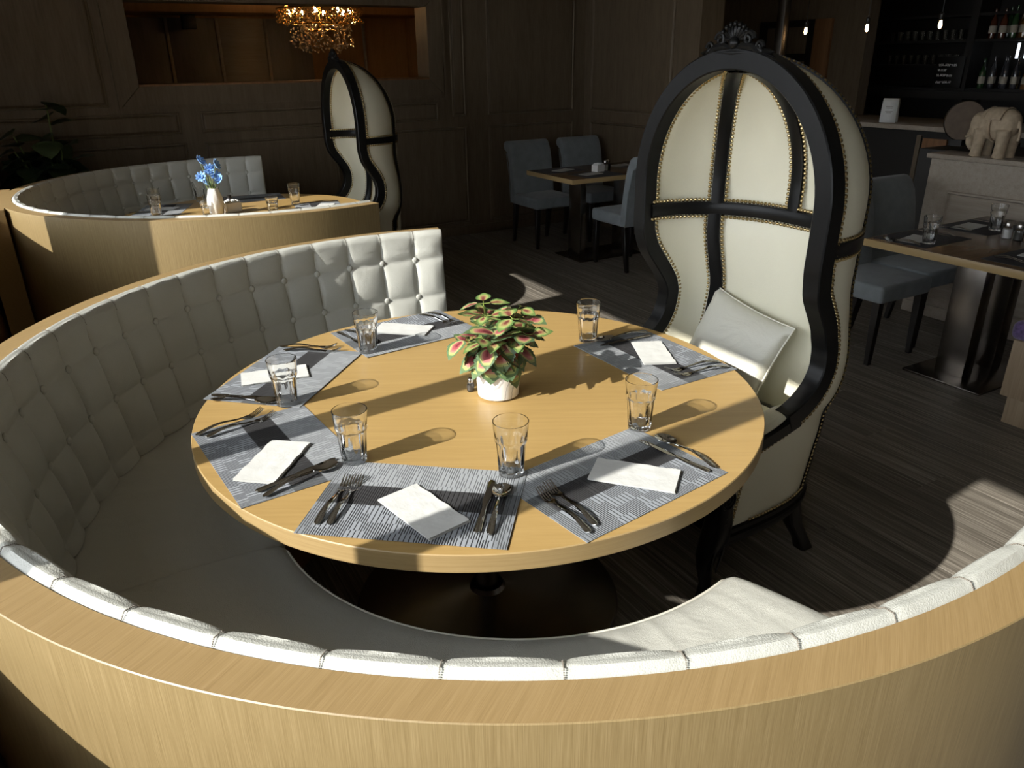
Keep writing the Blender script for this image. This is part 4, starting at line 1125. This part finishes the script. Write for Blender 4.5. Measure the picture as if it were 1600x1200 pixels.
# bar counter with menu card
bc = thing('bar_counter', 'dark panelled bar counter beyond the hooded chair, stone top', 'counter', (5.6, 2.2, 0))
boxm('front_panel', 'dark', (-.22, -2.8, 0), (.5, 1.25, 1.06), bc, .004); boxm('counter_top', 'grey_wood', (-.30, -2.8, 1.06), (.55, 1.3, 1.1), bc, .004)
for y in (-.6, .2, .9): boxm('vertical_batten', 'oak_brown', (-.245, y-.02, .05), (-.22, y+.02, 1.02), bc)
boxm('end_panel', 'oak_red', (-.245, -.05, .05), (-.224, .16, 1.0), bc)
tc_ = thing('tent_card', 'white arched tent card on the bar counter top', 'card', (5.45, 2.78, 1.1), R(25))
for s_ in (-1, 1):
    b = MB(); P = []
    for i in range(9):
        q = i/8; z = .20*sin(PI/2*q)**1.0; x = s_*.055*cos(PI/2*q)**.8
        P.append([Vector((x, -.065, z)), Vector((x, .065, z))])
    b.grid(P); o = b.build('card_face', 'paper', tc_); so = o.modifiers.new('th', 'SOLIDIFY'); so.thickness = .002
b = MB()
for k, (w, z) in enumerate(((.03, .13), (.025, .118), (.03, .09), (.02, .08))): b.box((-.053-.001, -w, z), (-.050, w, z+.004))
b.build('print_lines', 'seam', tc_)
# back bar: shelves with bottles and glass racks
bb = thing('back_bar_shelf', 'dark open bar shelving behind the counter', 'shelving', (7.8, 3.4, 0))
boxm('back_panel', 'darker', (.20, -3.0, 0), (.23, 1.55, 3.0), bb)
for z in (1.28, 1.52, 1.77, 2.02): boxm('shelf_board', 'dark', (-.15, -2.9 if z != 1.52 else .2, z), (.20, 1.5, z+.025), bb)
for y in (-2.9, -1.5, .11, 1.5): boxm('upright', 'dark', (-.16, y-.04, 0), (.20, y+.04, 2.9), bb)
def bottle(k):
    b = MB(); h = [.28, .30, .26, .32, .24][k]; r = [.036, .033, .042, .030, .045][k]
    b.lathe([(.0001, 0), (r, 0), (r+.001, .01), (r, h*.55), (r*.8, h*.66), (.013, h*.76), (.012, h*.96), (.014, h), (.0001, h)], 16); return b
random.seed(9); bproto = [None]*5
ORD = ['rightmost', 'second from the right', 'third from the right', 'fourth from the right', 'fifth from the right', 'sixth from the right', 'seventh from the right', 'eighth from the right', 'ninth from the right', 'tenth from the right', 'eleventh from the right', 'twelfth from the right']
BN = ['dark red', 'dark green', 'amber', 'black', 'brown']
for z, lev in ((1.306, 'lower'), (1.796, 'upper')):
    for xr, rowname in ((7.72, 'front'), (7.86, 'rear')):
        y = 2.30+(xr-7.72)*.3; nth = 0
        while y < 3.36:
            k = random.randrange(5); x = xr
            lb_ = '%s bottle, %s in the %s row of the %s bar shelf' % (BN[k], ORD[min(nth, 11)], rowname, lev); gb = 'bottles on the back bar shelves'; nth += 1
            if bproto[k] is None:
                o = bottle(k).build('bottle', 'bottle%d' % k); bproto[k] = o; tag(o, lb_, 'bottle', gb, (x, y, z)); l = MB(); r_ = [.036, .033, .042, .030, .045][k]+.0012; l.lathe([(r_, .05), (r_, .12)], 16); l.build('paper_label', 'label', o)
            else: dup(bproto[k], (x, y, z), label=lb_, group=gb)
            y += random.uniform(.10, .135)
sgp = None
for z, w in ((1.546, 'lower'), (1.796, 'upper')):
    for i in range(11):
        y = 3.60+i*.09; l_ = 'clear glass, %s in the %s row of bar glasses' % (ORD[i], w); gg_ = 'glasses on the bar shelves'
        if sgp is None:
            b = MB(); b.lathe([(.0001, 0), (.026, 0), (.034, .10), (.031, .10), (.024, .006), (.0001, .006)], 14); sgp = b.build('bar_glass', 'glass'); tag(sgp, l_, 'glass', gg_, (7.74, y, z))
        else: dup(sgp, (7.74, y, z), label=l_, group=gg_)
sl = boxm('strip_light', 'bar_light', (7.9, 3.13, 1.60), (7.92, 3.15, 1.75)); tag(sl, 'thin cool vertical light strip among the bar bottles', 'lamp')
sl = boxm('strip_light', 'bar_light', (7.93, 2.98, 1.60), (7.95, 3.08, 1.70)); tag(sl, 'small square cool light panel behind the bar bottles', 'lamp')
ck = thing('chalk_sign', 'small black sign with white handwritten lines on the bar', 'sign', (7.60, 3.70, 1.306))
boxm('board', 'darker', (0, -.20, 0), (.02, .12, .32), ck, .002)
random.seed(77); b = MB()
for ln, (z, n_, o_) in enumerate(((.235, 6, .0), (.185, 3, .04), (.13, 5, -.01), (.06, 5, -.01))):
    y = .085-o_*0
    for k in range(n_):
        pts = [(-.003, y-.028*q/5, z+.014*sin(q*2.1+k*1.7+ln)) for q in range(6)]; b.tube(pts, .0032, 4); y -= .036
b.build('chalk_writing', 'chalk', ck)
bsh = wallbox('trim_10', 'dark', (7.55, 2.2, 1.20), (8.0, 4.95, 1.28))
# doorway wall beyond the right wall's end
wallbox('wall_corridor', 'oak_brown', (6.4, 3.86, 0), (6.55, 5.3, 3.0)); wallbox('trim_11', 'oak_red', (6.36, 4.28, 0), (6.4, 4.50, 2.02), .004)
dd = wallbox('door_1', 'darker', (6.36, 4.50, 0), (6.4, 5.28, 2.02))
for z0, z1 in ((.95, 1.60), (1.68, 1.95)): boxm('door_pane', 'oak_brown', (6.350, 4.58, z0), (6.36, 4.84, z1), dd, .003); boxm('door_pane', 'oak_brown', (6.350, 4.92, z0), (6.36, 5.15, z1), dd, .003)
po = wallbox('trim_9', 'dark_steel', (4.53, 3.28, 0), (4.60, 3.36, 3.0), .004)
for x, y, l in ((5.0, 3.44, 'leftmost bare-bulb pendant glowing over the bar'), (5.0, 2.81, 'middle bare-bulb pendant glowing over the bar'), (5.0, 2.17, 'rightmost bare-bulb pendant glowing over the bar')):
    t = thing('pendant_lamp', l, 'lamp', (x, y, 1.86), group='bare-bulb pendants over the bar')
    b = MB(); b.lathe([(.0001, -.030), (.008, -.026), (.013, -.014), (.013, 0), (.009, .022), (.008, .03)], 20); b.build('bulb', 'bulb', t)
    b = MB(); b.lathe([(.014, .028), (.018, .034), (.018, .07), (.006, .085)], 16); b.build('socket', 'black_leg', t)
    b = MB(); b.tube([(0, 0, .08), (0, 0, 1.14)], .003, 6); b.build('cord', 'black_leg', t)

# ================================================================== CHANDELIER in the next room
ch = thing('chandelier', 'gold crystal chandelier glowing beyond the wall opening', 'chandelier', (1.53, 6.6, 0))
b = MB()
for r_, z in ((.42, 2.16), (.30, 2.02), (.16, 1.96)): b.tube([(r_*cos(a), r_*sin(a), z) for a in [2*PI*k/40 for k in range(41)]], .008, 6, False)
for k in range(10):
    a = 2*PI*k/10; b.tube([(0, 0, 2.3), (.15*cos(a), .15*sin(a), 2.22), (.42*cos(a), .42*sin(a), 2.16)], .006, 6)
b.tube([(0, 0, 2.95), (0, 0, 1.95)], .012, 8); b.build('frame', 'brass', ch)
random.seed(3); b = MB()
def drop(x, y, z, s):
    rows = []
    for rr, zz in ((.01, .9), (.45, .5), (1, 0), (.6, -.7), (.01, -1.3)): rows.append([Vector((x+s*rr*cos(2*PI*k/5), y+s*rr*sin(2*PI*k/5), z+s*zz)) for k in range(5)])
    b.grid(rows, cv=True)
for k in range(620):
    a = random.uniform(0, 2*PI); r_ = .43*random.uniform(.55, 1)**.5; z = 2.17-random.uniform(0, .17)*(1.25-r_); drop(r_*cos(a), r_*sin(a), z, random.uniform(.008, .016))
b_low = b; b = MB(); b_top = b_low
for k in range(420):
    a = random.uniform(0, 2*PI); r_ = random.choice([.16, .22, .30])+random.uniform(-.02, .02); z = 2.03-random.uniform(0, .26)*(1.3-r_*1.4); drop(r_*cos(a), r_*sin(a), z, random.uniform(.007, .013))
M['crystal_gold'] = simple('crystal_gold', (.85, .58, .26), .08, metal=.85)
stuff(b_top.build('crystals', 'crystal_gold', ch, sharp=5, weld=False))
M['crystal_pale'] = simple('crystal_pale', (.80, .66, .46), .10, metal=.7)
stuff(b.build('hanging_drops', 'crystal_pale', ch, sharp=5, weld=False))
bm_ = MB(); bm_.ell((0, 0, 0), (.015, .015, .026)); fm = None
for k in range(8):
    a = 2*PI*k/8+.35
    if fm is None: o = bm_.build('candle_bulb', 'flame', ch); fm = o.data
    else: o = link('candle_bulb', fm, ch)
    o.location = (.30*cos(a), .30*sin(a), 2.135)

# ================================================================== DARK LEAFY PLANT at the far left
fp = thing('leafy_plant', 'dark broad-leaved plant in the far left corner behind the far booth', 'plant', (-1.10, 4.93, 0))
b = MB(); b.lathe([(.0001, 0), (.11, 0), (.14, .30), (.135, .32), (.12, .30), (.0001, .29)], 28); b.build('pot', 'dark', fp)
st = MB(); random.seed(21); lf = None
lb = leaf_mesh(.17, .10, .4, False, False)
for i in range(11):
    a = 2*PI*i/11*3+.4; tp = Vector((cos(a)*.17-.04, sin(a)*.14, .95+.05*(i % 6)+(.25 if i == 4 else 0))); st.tube([(0, 0, .28), (cos(a)*.05, sin(a)*.04, .7), tuple(tp)], [.010, .008, .005], 6)
    for k in range(14):
        q = .40+.047*k; p = Vector(((cos(a)*.17-.04)*q, sin(a)*.14*q, .28+(tp.z-.28)*q)); aa = a+k*2.4
        if lf is None: o = lb.build('leaf', 'dark_leaf', fp, sharp=180); lf = o.data
        else: o = link('leaf', lf, fp)
        o.location = p; o.rotation_euler = (random.uniform(-.4, .4), -random.uniform(-.5, .6), aa)
st.build('stem', 'twig', fp)

# the sun refracted through the tumblers leaves bright streaks in their shadows
sd.cycles.is_caustics_light = True
for o in bpy.data.objects:
    if o.type == 'MESH' and o.name.startswith('drinking_glass'): o.cycles.is_caustics_caster = True
    if o.type == 'MESH' and o.name.startswith(('tabletop', 'placemat', 'paper_napkin')): o.cycles.is_caustics_receiver = True
